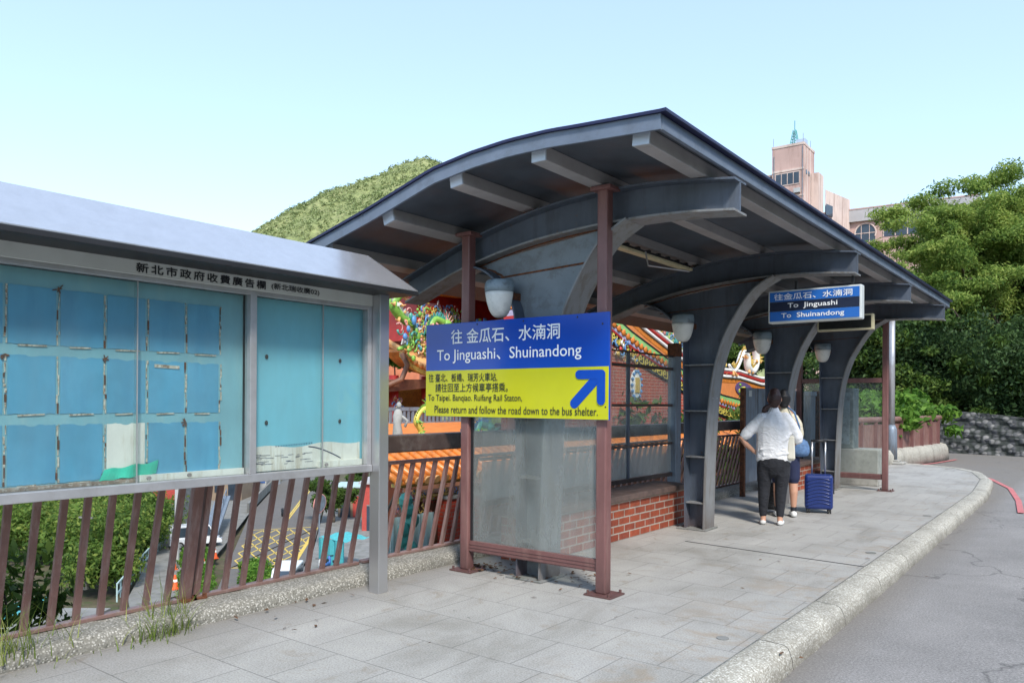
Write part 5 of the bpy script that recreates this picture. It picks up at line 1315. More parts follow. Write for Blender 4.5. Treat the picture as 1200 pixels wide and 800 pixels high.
dragon('teal dragon on the porch roof under the left edge of the sign', [(-10.5, 11.9, .75), (-10.5, 12.1, .95), (-10.5, 12.35, .85), (-10.5, 12.5, 1.0), (-10.5, 12.75, .95)], .09, M['t_teal'], M['t_blue'], M['t_leaf'])
k = MB()
k.tube([(-10.7, 10.34, .62), (-10.7, 10.33, .85), (-10.68, 10.3, 1.05), (-10.7, 10.33, 1.2), (-10.7, 10.34, 1.3), (-10.7, 10.34, 1.34)], [.13, .1, .075, .095, .07, .03], 10); k.ball((-10.68, 10.34, 1.41), (.05, .05, .065), 8, 6)
k.tube([(-10.62, 10.36, 1.2), (-10.56, 10.45, 1.12), (-10.58, 10.4, 1.0)], .03, 6); one('robed_statue', 'small pale robed figure on the porch roof next to the board post', 'statue', k, M['concrete'], smooth=True)
t = thing('roof_foliage', 'green and pink glazed leaf ornament above the pavilion corner', 'roof ornament', (-11.3, 11.3, 2.4))
for mt, nn in (('t_leaf', 40), ('t_pink', 8), ('t_teal', 24), ('tile_pale', 10), ('t_blue', 8)):
    k = MB(); clutter(k, [(-11.35, random.uniform(11.1, 12.5), random.uniform(2.45, 3.35)) for _ in range(60)], .075, nn); k.build('ornament', M[mt], t, smooth=True)
oh = thing('orange_house', 'orange rendered house with a barred window behind the pavilion', 'house', (-20, 16, -3))
a = at(440, 372, 28); b_ = at(492, 372, 29); k = MB(); dp = Vector((-.6, .8, 0)) * 6
wallbox(k, a, b_, -3, at(470, 383, 28.4).z, dp); w_ = k.build('wall', M['house_orange'], oh)
fw = Vector((.61, -.79, 0))
k = MB(); wallbox(k, a + fw * .1, b_ + fw * .1, at(470, 384, 28.4).z, at(470, 380, 28.4).z, dp); k.build('parapet', M['t_orange'], oh)
A, B = at(455, 388, 28.3), at(468.5, 388, 28.5); k = MB(); wallbox(k, A, B, at(460, 407, 28.4).z, A.z, fw * .1); q = k.build('window', M['window'], w_)
k = MB()
for i in range(7): c_ = A.lerp(B, i / 6); wallbox(k, c_ + fw * .14 - Vector((.02, 0, 0)), c_ + fw * .14 + Vector((.02, .02, 0)), at(460, 407, 28.4).z, A.z, fw * .03)
k.build('window_bars', M['t_white'], q)
p = at(468, 352, 30); tree('broadleaf_tree', 'leafy tree rising behind the orange house left of the pavilion', (p.x, p.y, -3), tuple(p), clump_cloud(p, (1.6, 1.6, 1.2), 14, .7), 6000, .13, M['leaf_bright'], .15, limbs=6)
p = at(462, 418, 24); t = thing('shrub', 'green shrub under the orange house window', 'shrub', tuple(p)); foliage('leaf_mass', clump_cloud(p, (.8, .8, .25), 8, .35), 2500, .09, M['leaf_shrub'], t)
k = MB(); wob((p.x, p.y, -3), tuple(p), .05, .02, k); k.build('stem', M['bark'], t)
# ---------------------------------------------------------------- village street far below, seen through the railing
ZV = -11.0
def V(u, v, z=ZV):
    r_ = at(u, v, 1.0) - CAM; t = (z - 1.5) / r_.z; return Vector((r_.x * t, r_.y * t, z))
k = MB(); pl = [V(u, v) for u, v in [(236, 760), (255, 690), (292, 604), (325, 568), (352, 545), (400, 545), (383, 575), (374, 615), (366, 645), (352, 668), (360, 760)]]
k.prism([(p.x, p.y, ZV - .05) for p in pl], (0, 0, .09)); struct('village_road', k, M['asphalt2'])
k = MB(); pl = [V(u, v) for u, v in [(160, 760), (150, 700), (176, 652), (196, 625), (236, 590), (250, 548), (300, 545), (325, 562), (292, 601), (262, 640), (236, 668), (215, 690), (225, 760)]]
k.prism([(p.x, p.y, ZV - .1) for p in pl], (0, 0, .1)); struct('village_lane', k, M['concrete_far'])
k = MB(); n = 0
def line(a, b_, w, mt_mb, z=ZV + .045):
    A, B = V(*a, z), V(*b_, z); d = (B - A).normalized(); s = Vector((-d.y, d.x, 0)) * w / 2
    mt_mb.prism([A - s, B - s, B + s, A + s], (0, 0, .006))
for dx in (0, 2.4): line((378 + dx, 552), (331 + dx, 614), .16, k)
line((371, 618), (346, 658), .3, k); line((273, 688), (250, 720), .3, k); line((271, 665), (340, 664), .2, k); line((292, 621), (372, 617), .18, k)
def bil(s_, t_): return (271 + (342 - 271) * s_ * (1 - t_) + (292 - 271) * t_ * (1 - s_) + (371 - 271) * s_ * t_, 665 - s_ * (1 - t_) - 43 * t_ * (1 - s_) - 47 * s_ * t_)
for q in range(1, 6):
    t = q / 5
    for s0, t0, s1, t1 in ((t, 0, 0, t), (t, 1, 1, t), (1 - t, 0, 1, t), (0, 1 - t, t, 1)):
        if abs(s0 - s1) > .05: line(bil(s0, t0), bil(s1, t1), .13, k, ZV + .052)
struct('road_marking', k, M['yellow_line'])
# kerb wall on the far left of the street
k = MB(); A, B = V(325, 566), V(292, 601); wallbox(k, A, B, ZV, ZV + 1.1, Vector((-.4, 0, 0))); one('parapet_wall', 'pale low parapet along the far side of the village street', 'wall', k, M['concrete_far'])
# vegetated bank
cl = []
for _ in range(330):
    u = random.uniform(-10, 186); v = random.uniform(588, 690)
    if u > 150 and v > 660 - (u - 150) * .6: continue
    if v > 655 and u < 90: continue
    p = V(u, v); q = random.choice((.5, .7, 1.0, 1.5, 2.4)) * random.uniform(.8, 1.2); p.z += q * .5 + random.random() * q; cl.append((p.x, p.y, p.z, q, q, q * .75))
o = foliage('bank_thicket', cl, 150000, .17, M['leaf_valley'], None, up=.4); tag(o, 'sunlit thicket covering the bank below the left end of the railing', 'thicket', kind='stuff')
k2 = MB(); k2.prism([(p_.x, p_.y, ZV - .07) for p_ in [V(u, v) for u, v in [(376, 760), (352, 672), (367, 646), (376, 612), (386, 575), (470, 575), (470, 760)]]], (0, 0, .1)); struct('village_yard', k2, M['concrete_far'])
cl = [];
for _ in range(60):
    u = random.uniform(218, 240); v = random.uniform(650, 700); p = V(u, v); cl.append((p.x, p.y, p.z + .3, .7, .7, .5))
for _ in range(26):
    u = random.uniform(288, 312); v = random.uniform(668, 690); p = V(u, v); cl.append((p.x, p.y, p.z + .5, .6, .6, .5))
o = foliage('roadside_grass', cl, 22000, .13, M['leaf_shrub'], None, up=.2); tag(o, 'bright roadside growth beside the village lane', 'undergrowth', kind='stuff')
for (u, v, lab, s) in ((391, 612, 'dark green tree by the village street, left of the blue tarpaulin', 2.0), (424, 590, 'small tree above the parked scooters beside the board post', 1.8), (150, 590, 'bushy tree at the top of the sunlit bank', 2.2), (90, 600, 'dark bush high on the sunlit bank', 2.0)):
    p = V(u, v); p.z += s * 1.6; tree('broadleaf_tree', lab, (p.x, p.y, ZV), tuple(p), clump_cloud(p, (s, s, s * 1.1), 12, s * .45), 9000, .16, M['leaf_mid'], .15, 'trees in the village below', limbs=6)
def house(name, label, u0, u1, v, h, dep, wall, roofm, rh=.25, over=.3, wins=(), ang=None, cat='house'):
    A, B = V(u0, v), V(u1, v); B = A + (B - A) ; t = thing(name, label, cat, tuple(A)); d = (B - A); L = d.length; d.normalize(); nb_ = Vector((-d.y, d.x, 0))
    if nb_.dot(A - CAM) < 0: nb_ = -nb_
    k = MB(); wallbox(k, A, B, ZV, ZV + h, nb_ * dep); w = k.build('wall', wall, t)
    k = MB(); a_, b2 = A - d * over - nb_ * over, B + d * over - nb_ * over; wallbox(k, a_, b2, ZV + h + .01, ZV + h + rh, nb_ * (dep + 2 * over)); k.build('roof', roofm, t)
    for (s0, s1, z0, z1, mt) in wins:
        k = MB(); wallbox(k, A + d * L * s0 - nb_ * .06, A + d * L * s1 - nb_ * .06, ZV + z0, ZV + z1, nb_ * .05); q = k.build('door' if z0 < .2 else 'window', M[mt], w)
        k = MB(); wallbox(k, A + d * L * s0 - nb_ * .1, A + d * L * s1 - nb_ * .1, ZV + z1, ZV + z1 + .12, nb_ * .08); k.build('frame', M['concrete_far'], q)
    return t
house('tin_roof_shed', 'grey roofed concrete shed low at the left below the railing', -30, 44, 850, 3.0, 4, M['concrete_far'], M['concrete_far'], .3, .5, ((.35, .75, 2.2, 2.9, 'window'),), cat='shed')
house('flat_roof_shed', 'small white block with flat grey roof in front of the grey shed', 50, 66, 835, 2.6, 1.5, M['white'], M['concrete_dark'], .2, .2, ((.5, .9, 1.8, 2.6, 'window'),), cat='shed')
house('teal_hut', 'teal hut with rusty front at the lower left corner', -14, 16, 815, 3.2, 3, M['teal_plain'], M['teal_plain'], .15, .2, ((.6, .85, .05, 2.2, 'brown_house'),), cat='hut')
house('village_house', 'white house with open concrete roof frame above the thicket', 158, 196, 612, 3.8, 6, M['white'], M['concrete_far'], .3, .3, ((.2, .5, 1.2, 2.4, 'window'), (.6, .9, 1.2, 2.4, 'window')))
house('village_shop', 'grey house with red awning and metal shutters beside the lane', 176, 212, 624, 6.4, 7, M['concrete_dark'], M['tin_roof'], .3, .3, ((.1, .45, .05, 2.6, 'window'), (.55, .95, .05, 2.6, 'zinc'), (.1, .9, 2.7, 4.2, 'red_plain'), (.2, .8, 4.6, 6.0, 'window')), cat='shop')
house('village_house', 'brown slatted house beyond the street corner', 248, 283, 586, 6.5, 8, M['brown_house'], M['tin_roof'], .3, .4, ((.1, .4, 1, 2.6, 'window'), (.55, .9, .05, 2.6, 'window')))
house('village_house', 'pale house with dark barred windows at the far street side', 284, 312, 574, 6.5, 8, M['white'], M['tin_roof'], .3, .4, ((.3, .6, 1, 3, 'window'), (.68, .95, 1, 3, 'blue_plain')))
house('street_stall', 'street stall with pale blue roof right of the village street', 396, 425, 606, 3.2, 4, M['brown_house'], M['tarp'], .15, .5, ((.1, .5, .05, 2.3, 'window'), (.6, .9, .05, 2.3, 'red_plain')), cat='stall')
house('village_house', 'red and grey house front beside the board post', 424, 452, 622, 4.5, 5, M['red_plain'], M['tin_roof'], .2, .3, ((.2, .7, .05, 2.4, 'window'),))
# green railing up the lane
t = thing('lane_railing', 'pale green railing climbing beside the concrete lane', 'railing', tuple(V(150, 690)))
A, B = V(137, 705), V(190, 640); k = MB()
for z in (.5, 1.1): k.bar(A + Vector((0, 0, z)), B + Vector((0, 0, z)), .09, .09)
k.build('rail', M['tarp'], t)
for q in range(17): p = A.lerp(B, q / 16); k = MB(); k.tube([p, p + Vector((0, 0, 1.15))], .05, 5); k.build('baluster', M['tarp'], t)
for (u, v, h, lab) in ((100, 690, 5.5, 'weathered concrete pole standing in the thicket'), (141, 600, 5, 'grey pole at the top of the bank'), (207, 656, 9, 'white utility pole beside the red awning')):
    p = V(u, v); k = MB(); k.tube([p, p + Vector((0, 0, h))], [.2, .14], 8); k.bar(p + Vector((-.5, -.2, h - .8)), p + Vector((.5, .2, h - .8)), .1, .1); one('utility_pole', lab, 'pole', k, M['white'] if u > 200 else M['concrete_far'], 'poles in the village below', smooth=False)
def cone(u, v, lab):
    p = V(u, v); t = thing('traffic_cone', lab, 'traffic cone', tuple(p), 'orange cones along the village lane')
    k = MB(); k.box((p.x, p.y, p.z + .03), (.5, .5, .06)); k.tube([p + Vector((0, 0, .06)), p + Vector((0, 0, .95))], [.26, .07], 10); k.build('body', M['cone'], t)
    k = MB(); k.tube([p + Vector((0, 0, .5)), p + Vector((0, 0, .66))], [.185, .145], 10); k.build('band', M['t_white'], t)
cone(251, 654, 'orange traffic cone beside the blue stair ramp, nearer the street'); cone(238, 668, 'orange traffic cone just right of the double post, at the lane edge'); cone(205, 690, 'orange traffic cone left of the double post'); cone(203, 667, 'orange traffic cone behind the pole by the lane')
k = MB(); A, B = V(243, 640), V(262, 612); k.bar(A + Vector((0, 0, .4)), B + Vector((0, 0, 2.6)), 1.3, .25); k.bar(A + Vector((.5, 0, 1.2)), B + Vector((.5, 0, 3.4)), .08, .08); k.bar(A + Vector((0, 0, 1.2)), B + Vector((0, 0, 3.4)), .08, .08)
for q in range(6): p = A.lerp(B, q / 5) + Vector((.5, 0, .4 + 2.2 * q / 5)); k.tube([p, p + Vector((0, 0, .9))], .04, 5)
one('stair_ramp', 'blue metal stair with handrails at the corner of the village street', 'stairs', k, M['zinc'])
# vehicles
def vehicle(name, label, p, head, paintm, L, W, H, boxy=False, cat='car'):
    t = thing(name, label, cat, tuple(p)); f = Vector((math.cos(head), math.sin(head), 0)); s = Vector((-f.y, f.x, 0))
    def q(a, b_, z): return p + f * a + s * b_ + Vector((0, 0, z))
    def ring(pts, w): return [q(a, w, z) for a, z in pts]
    hb_ = .62
    k = MB(); pr = [(-L / 2, .35), (-L / 2 + .05, hb_ + .2), (-L * .3, hb_ + .28), (L * .2, hb_ + .25), (L * .47, hb_ + .05), (L / 2, .5), (L / 2 - .02, .3)]
    k.loft([ring(pr, -W / 2 + .08), ring([(a * 1.0, z) for a, z in pr], -W / 2), ring(pr, W / 2), ring(pr, W / 2 - .08)]) if False else k.loft([ring(pr, -W / 2), ring(pr, W / 2)]); b_ = k.build('body', paintm, t, bevel=.06)
    cab = [(-L * .42, hb_ + .24), (-L * .36, H - .06), (-L * .28, H), (L * .05, H), (L * .12, H - .05), (L * .27, hb_ + .24)] if not boxy else [(-L * .49, hb_ + .22), (-L * .48, H - .05), (-L * .44, H), (L * .2, H), (L * .26, H - .06), (L * .4, hb_ + .24)]
    k = MB(); k.loft([ring(cab, -W / 2 + .12), ring(cab, W / 2 - .12)]); g = k.build('cabin', paintm, t, bevel=.05)
    k = MB(); c2 = [cab[4], cab[5]]
    k.prism([q(cab[5][0] - .02, -W / 2 + .22, cab[5][1] + .06), q(cab[5][0] - .02, W / 2 - .22, cab[5][1] + .06), q(cab[4][0] + .0, W / 2 - .26, cab[4][1] - .06), q(cab[4][0], -W / 2 + .26, cab[4][1] - .06)], f * .05 + Vector((0, 0, .02)))
    k.build('windscreen', M['window'], g)
    for sg in (-1, 1):
        k = MB(); k.prism([q(cab[1][0] + .1, sg * (W / 2 - .125), hb_ + .34), q(cab[5][0] - .28, sg * (W / 2 - .125), hb_ + .34), q(cab[4][0] - .05, sg * (W / 2 - .125), H - .14), q(cab[2][0] + .02, sg * (W / 2 - .125), H - .14)], s * sg * .02); k.build('side_window', M['window'], g)
        for a in (-L * .3, L * .31):
            k = MB(); k.tube([q(a, sg * (W / 2 - .16), .31), q(a, sg * (W / 2 + .01), .31)], .31, 18); w = k.build('wheel', M['rubber'], t)
            k = MB(); k.tube([q(a, sg * (W / 2 + .011), .31), q(a, sg * (W / 2 + .02), .31)], .18, 12); k.build('rim', M['chrome'], w)
        k = MB(); k.ball(q(L / 2 - .06, sg * (W / 2 - .28), .62), (.1, .16, .09), 8, 5); k.build('headlight', M['chrome'], t)
    return t
p = V(336, 692); vehicle('parked_car', 'white car with dark windscreen parked below the railing at the street edge', p, math.atan2(-p.y, -p.x) - .2, M['car_white'], 4.0, 1.7, 1.65, True)
p = V(228, 640); vehicle('parked_car', 'white van partly hidden behind the double railing post', p, 1.2, M['car_white'], 4.2, 1.7, 1.9, True, 'van')
def scooter(lab, p, head, mt, group='scooters in the village below'):
    t = thing('scooter', lab, 'scooter', tuple(p), group); f = Vector((math.cos(head), math.sin(head), 0)); s = Vector((-f.y, f.x, 0))
    def q(a, b_, z): return p + f * a + s * b_ + Vector((0, 0, z))
    for a in (-.6, .6):
        k = MB(); k.tube([q(a, -.06, .25), q(a, .06, .25)], .25, 14); k.build('wheel', M['rubber'], t)
    k = MB(); k.tube([q(-.85, 0, .6), q(-.5, 0, .62), q(-.1, 0, .5), q(.1, 0, .3), q(.35, 0, .35), q(.5, 0, .7), q(.42, 0, 1.0)], [.1, .2, .2, .14, .13, .15, .08], 8); k.build('body', mt, t, smooth=True)
    k = MB(); k.tube([q(-.75, 0, .78), q(-.1, 0, .76)], [.14, .13], 8); k.build('seat', M['black'], t, smooth=True)
    k = MB(); k.tube([q(.35, -.33, 1.05), q(.42, 0, 1.0), q(.35, .33, 1.05)], .03, 6); k.build('handlebar', M['black'], t)
    return t
p = V(333, 606); scooter('dark scooter riding up the middle of the village street', p, math.atan2(-p.y, -p.x) + .3, M['black'])
for i, (u, v, mt, lab) in enumerate(((384, 668, 'blue_plain', 'blue scooter parked nearest the white car'), (392, 664, 'black', 'black scooter parked in the middle of the row by the teal tarpaulin'), (376, 672, 'white', 'white scooter parked beside the white car'))):
    p = V(u, v); scooter(lab, p, 2.2 + .2 * i, M[mt])
k = MB(); A = V(401, 664)
k.grid(10, 10, lambda a, b_: tuple(A + Vector((-1.5 + 3 * a, -1 + 2.4 * b_, 2.2 + .35 * math.sin(a * 3.1) * math.sin(b_ * 3.1) + .08 * math.sin(a * 17 + b_ * 9)))))
k.grid(10, 6, lambda a, b_: tuple(A + Vector((-1.5 + 3 * a, -1 - .1 * math.sin(a * 20), 2.2 - 2.2 * b_)))); one('tarpaulin', 'teal tarpaulin over goods beside the row of parked scooters', 'tarpaulin', k, M['teal_plain'])
# round traffic mirror seen from behind
p = V(374, 640); t = thing('traffic_mirror', 'pink rimmed round traffic mirror on a pole at the street edge', 'traffic mirror', tuple(p))
k = MB(); k.tube([p, p + Vector((0, 0, 4.6))], .07, 8); k.build('pole', M['zinc'], t)
c_ = p + Vector((.1, -.1, 3.7)); d_ = Vector((.9, .2, -.1)).normalized(); k = MB(); k.tube([c_, c_ + d_ * .12], .75, 20); k.build('mirror', M['zinc'], t)
k = MB(); u_ = d_.orthogonal().normalized(); w_ = d_.cross(u_); k.tube([c_ + d_ * .06 + (u_ * math.cos(a) + w_ * math.sin(a)) * .76 for a in np.linspace(0, 2 * math.pi, 25)], .07, 6); k.build('rim', M['t_pink'], t)
# ---------------------------------------------------------------- people
def blob(chains, voxel=.012, smooth=4, off=Vector((0, 0, 0)), name='body'):
    """tapered elliptical limbs fused into ONE continuous skin. chain: list of (point, side_radius, depth_radius), side direction"""
    k = MB()
    for ch, side in chains:
        side = Vector(side); rings = []; P_ = [Vector(c[0]) for c in ch]; n = len(P_); NS = 14
        def frame(i):
            t = (P_[min(i + 1, n - 1)] - P_[max(i - 1, 0)]).normalized()
            s = side - t * side.dot(t); s = s.normalized() if s.length > .05 else t.orthogonal().normalized()
            return t, s, t.cross(s)
        t, s, d = frame(0)
        for e, f_ in ((-.95, .3), (-.7, .72)): rings.append([P_[0] + t * e * min(ch[0][1], ch[0][2]) + (s * math.cos(a) * ch[0][1] + d * math.sin(a) * ch[0][2]) * f_ for a in [2 * math.pi * q / NS for q in range(NS)]])
        for i in range(n):
            t, s, d = frame(i); rings.append([P_[i] + s * math.cos(a) * ch[i][1] + d * math.sin(a) * ch[i][2] for a in [2 * math.pi * q / NS for q in range(NS)]])
        t, s, d = frame(n - 1)
        for e, f_ in ((.7, .72), (.95, .3)): rings.append([P_[-1] + t * e * min(ch[-1][1], ch[-1][2]) + (s * math.cos(a) * ch[-1][1] + d * math.sin(a) * ch[-1][2]) * f_ for a in [2 * math.pi * q / NS for q in range(NS)]])
        k.loft(rings)
    me = k.mesh('tmp_body', off); o = bpy.data.objects.new('tmp_body', me); COL.objects.link(o)
    r_ = o.modifiers.new('r', 'REMESH'); r_.mode = 'VOXEL'; r_.voxel_size = voxel; r_.use_smooth_shade = True
    s_ = o.modifiers.new('s', 'SMOOTH'); s_.factor = .5; s_.iterations = smooth
    dg = bpy.context.evaluated_depsgraph_get(); dg.update()
    out = bpy.data.meshes.new_from_object(o.evaluated_get(dg)); out.name = name
    bpy.data.objects.remove(o); bpy.data.meshes.remove(me)
    return out
class Fig:
    def __init__(s, name, label, base, face, h):
        s.t = thing(name, label, 'person', tuple(base)); s.b = Vector(base); s.f = Vector((math.sin(face), math.cos(face), 0)); s.r = Vector((s.f.y, -s.f.x, 0)); s.h = h
    def p(s, r_, f_, z): return s.b + s.r * r_ + s.f * f_ + Vector((0, 0, z))
    def chain(s, pts): return ([(s.p(*q[:3]), q[3], q[4]) for q in pts], s.r)
    def part(s, name, mat, chains, voxel=.012, smooth=4, parent=None):
        par = parent or s.t
        me = blob([s.chain(c) for c in chains], voxel, smooth, origin_of(par), name); return link_mesh(name, me, mat, par, smooth=True)
    def hand(s, wrist, d, palm_n, L=.17):
        """palm and five fingers as short chains, local (r, f, z) vectors"""
        w, d, pn = Vector(wrist), Vector(d).normalized(), Vector(palm_n).normalized(); sd = d.cross(pn).normalized(); out = []
        def c(pts): out.append([(q.x, q.y, q.z, r_, r_) for q, r_ in pts])
        out.append([(w.x, w.y, w.z, .022, .03)] + [((w + d * L * a).x, (w + d * L * a).y, (w + d * L * a).z, .02, .04) for a in (.2, .45)])
        for i, ln in enumerate((.43, .5, .47, .36)):
            st = w + d * L * .42 + sd * (i - 1.5) * .021
            c([(st, .011), (st + d * L * ln * .5 + pn * .012, .010), (st + d * L * ln * .85 + pn * .035, .009), (st + d * L * ln + pn * .055, .008)])
        st = w + d * L * .14 - sd * .03
        c([(st, .013), (st + d * .03 - sd * .03 + pn * .008, .0115), (st + d * .062 - sd * .042 + pn * .02, .010)])
        return out
def head_parts(F, c, rad, hair, hairm, long=0, face_dir=(0, 1)):
    """c: head centre in (r, f, z); returns skin chains. Face towards +f"""
    r0, f0, z0 = c
    ch = [[(r0, f0 - .005, z0 - .115, .04, .05), (r0, f0 + .03, z0 - .085, .052, .062), (r0, f0 + .02, z0 - .03, .07, .088), (r0, f0, z0 + .03, .074, .094), (r0, f0 - .005, z0 + .075, .06, .075)],
          [(r0, f0 + .095, z0 + .01, .009, .009), (r0, f0 + .118, z0 - .022, .013, .011)],
          [(r0 - .077, f0 - .005, z0 + .015, .01, .016), (r0 - .08, f0 - .008, z0 - .025, .008, .012)], [(r0 + .077, f0 - .005, z0 + .015, .01, .016), (r0 + .08, f0 - .008, z0 - .025, .008, .012)]]
    return ch
def face_bits(F, c, parent):
    r0, f0, z0 = c
    for s_ in (-1, 1):
        k = MB(); k.ball(F.p(r0 + s_ * .032, f0 + .088, z0 + .008), .011, 8, 5); k.build('eye', M['ink'], parent)
    k = MB(); k.ball(F.p(r0, f0 + .1, z0 - .058), .016, 8, 5); k.build('mouth', M['t_pink'], parent)

az = -math.atan2(.343, .998)
# woman in the white T-shirt, back to the camera, left hand on her hip
W = Fig('person', 'person seen from behind in loose white T-shirt and black trousers, left hand on hip', (-3.25, 9.52, 0), az, 1.62)
hc = (.005, .02, 1.545)
skin = head_parts(W, hc, .1, None, None)
skin += [[(0, -.01, 1.30, .09, .07), (.0, .0, 1.40, .052, .055), (.0, .012, 1.45, .05, .052)],                       # neck
         [(0, 0, .82, .17, .12), (0, 0, .95, .165, .115), (0, 0, 1.1, .16, .115), (0, 0, 1.25, .17, .11), (0, 0, 1.32, .13, .08)],   # trunk
         [(-.16, -.01, 1.31, .05, .05), (-.27, -.02, 1.17, .045, .045), (-.385, -.05, 1.055, .038, .038), (-.33, -.02, .985, .035, .035), (-.24, .03, .90, .026, .027)],
         [(.16, -.01, 1.31, .05, .05), (.235, .0, 1.15, .046, .046), (.275, .03, 1.035, .04, .04), (.235, .14, 1.0, .035, .035), (.13, .22, 1.02, .026, .027)],
         [(-.09, 0, .82, .09, .1), (-.105, .01, .5, .062, .068), (-.115, 0, .3, .05, .055), (-.12, -.01, .09, .034, .036), (-.12, -.01, .05, .034, .04)],
         [(.09, 0, .82, .09, .1), (.085, .01, .5, .062, .068), (.08, 0, .3, .05, .055), (.075, -.01, .09, .034, .036), (.075, -.01, .05, .034, .04)],
         [(-.12, -.04, .035, .03, .028), (-.125, .06, .032, .038, .025), (-.13, .15, .026, .036, .018)], [(.075, -.04, .035, .03, .028), (.08, .06, .032, .038, .025), (.085, .15, .026, .036, .018)]]
skin += W.hand((-.25, .025, .905), (.75, .35, -.4), (.2, -.1, -.6)) + W.hand((.14, .215, 1.02), (-.8, .5, .1), (0, .3, -.8))
bd = W.part('body', M['skin'], skin, .0095, 3)
face_bits(W, hc, bd)
W.part('hair', M['hair'], [[(.005, -.05, 1.465, .05, .03), (.005, -.038, 1.51, .078, .07), (.005, -.012, 1.57, .084, .092), (.005, 0, 1.615, .07, .08)],
                           [(-.04, -.06, 1.475, .014, .014), (-.085, -.05, 1.45, .03, .03), (-.105, -.045, 1.425, .04, .036), (-.12, -.045, 1.40, .03, .03)]], .011, 3)
W.part('shirt', M['shirt'], [[(0, -.0, .80, .215, .155), (0, 0, .84, .214, .155), (0, -.005, .95, .208, .15), (0, -.01, 1.1, .205, .145), (0, -.015, 1.22, .205, .138), (0, -.01, 1.30, .175, .115), (0, -.005, 1.365, .105, .085), (0, 0, 1.395, .07, .07)],
                             [(-.13, -.01, 1.32, .07, .085), (-.22, -.02, 1.235, .068, .075), (-.32, -.035, 1.115, .072, .074), (-.335, -.037, 1.10, .068, .07)],
                             [(.13, -.01, 1.32, .07, .085), (.205, -.01, 1.22, .068, .075), (.268, .01, 1.075, .072, .074), (.272, .012, 1.06, .068, .07)],
                             # folds across the small of the back
                             [(-.16, -.115, .93, .012, .012), (-.03, -.15, .945, .014, .012), (.14, -.125, .915, .012, .012)], [(-.12, -.13, .865, .01, .012), (.05, -.152, .875, .013, .012), (.17, -.11, .89, .01, .01)], [(.03, -.14, 1.0, .01, .01), (.15, -.125, 1.06, .012, .012), (.2, -.08, 1.13, .01, .01)]], .0105, 3)
W.part('trousers', M['trousers'], [[(0, -.01, .72, .19, .145), (0, -.01, .8, .195, .15), (0, 0, .86, .185, .14)],
                                   [(-.095, -.01, .8, .1, .12), (-.108, 0, .62, .092, .105), (-.112, .01, .46, .075, .082), (-.118, 0, .3, .064, .07), (-.122, -.005, .14, .048, .052), (-.122, -.005, .125, .047, .05)],
                                   [(.095, -.01, .8, .1, .12), (.1, 0, .62, .092, .105), (.088, .01, .46, .075, .082), (.08, 0, .3, .064, .07), (.077, -.005, .14, .048, .052), (.077, -.005, .125, .047, .05)]], .0115, 3)
for s_, x in ((-1, -.122), (1, .078)):
    W.part('shoe', M['shoe_grey'] if s_ < 0 else M['shoe'], [[(x, -.055, .03, .036, .03), (x + .004 * s_, .03, .026, .043, .026), (x + .008 * s_, .12, .024, .045, .024), (x + .01 * s_, .175, .02, .034, .018)]], .008, 2)

# man beyond her: dark cap, cream shirt, navy shorts
Mn = Fig('person', 'person mostly hidden in front, wearing cream shirt, navy shorts and white trainers', (-3.36, 10.3, 0), az - .1, 1.68)
hc = (-.03, .02, 1.575)
skin = head_parts(Mn, hc, .1, None, None)
skin += [[(-.02, -.01, 1.34, .09, .07), (-.02, 0, 1.44, .055, .058), (-.025, .012, 1.49, .052, .055)],
         [(0, 0, .85, .16, .11), (0, 0, 1.1, .16, .11), (0, 0, 1.28, .18, .11), (0, 0, 1.36, .13, .08)],
         [(-.18, 0, 1.34, .05, .05), (-.23, .05, 1.1, .042, .042), (-.15, .22, 1.05, .032, .034)],
         [(.12, 0, 1.34, .05, .05), (.175, .03, 1.12, .043, .043), (.18, .04, 1.06, .04, .04), (.15, .15, 1.26, .034, .035), (.075, .13, 1.43, .026, .028)],
         [(-.09, 0, .84, .09, .1), (-.1, .01, .5, .062, .066), (-.105, -.015, .34, .056, .06), (-.105, -.01, .12, .036, .04), (-.105, -.01, .06, .034, .04)],
         [(.09, 0, .84, .09, .1), (.1, .01, .5, .062, .066), (.105, -.015, .34, .056, .06), (.105, -.01, .12, .036, .04), (.105, -.01, .06, .034, .04)],
         [(-.105, -.03, .05, .03, .03), (-.11, .12, .04, .035, .025)], [(.105, -.03, .05, .03, .03), (.11, .12, .04, .035, .025)]]
skin += Mn.hand((-.15, .215, 1.05), (.6, .6, .2), (.2, .2, -.7)) + Mn.hand((.075, .13, 1.43), (-.35, -.1, .9), (-.8, -.2, 0))
bd = Mn.part('body', M['skin'], skin, .010, 3); face_bits(Mn, hc, bd)
Mn.part('cap', M['hair_black'], [[(-.03, -.05, 1.52, .06, .04), (-.03, -.02, 1.58, .09, .085), (-.03, -.005, 1.63, .092, .1), (-.03, 0, 1.675, .07, .08)], [(-.03, .08, 1.63, .07, .03), (-.03, .17, 1.615, .06, .012)]], .011, 3)
Mn.part('shirt', M['shirt_beige'], [[(-.02, 0, .83, .165, .13), (-.02, 0, 1.0, .165, .13), (-.02, 0, 1.2, .172, .125), (-.02, 0, 1.33, .15, .11), (-.01, 0, 1.4, .1, .085), (-.015, 0, 1.44, .07, .07)],
                                    [(-.14, 0, 1.35, .07, .08), (-.2, .01, 1.26, .075, .078), (-.235, .045, 1.13, .07, .07)], [(.1, 0, 1.35, .065, .075), (.15, .01, 1.26, .068, .072), (.18, .03, 1.12, .06, .065)]], .0115, 3)
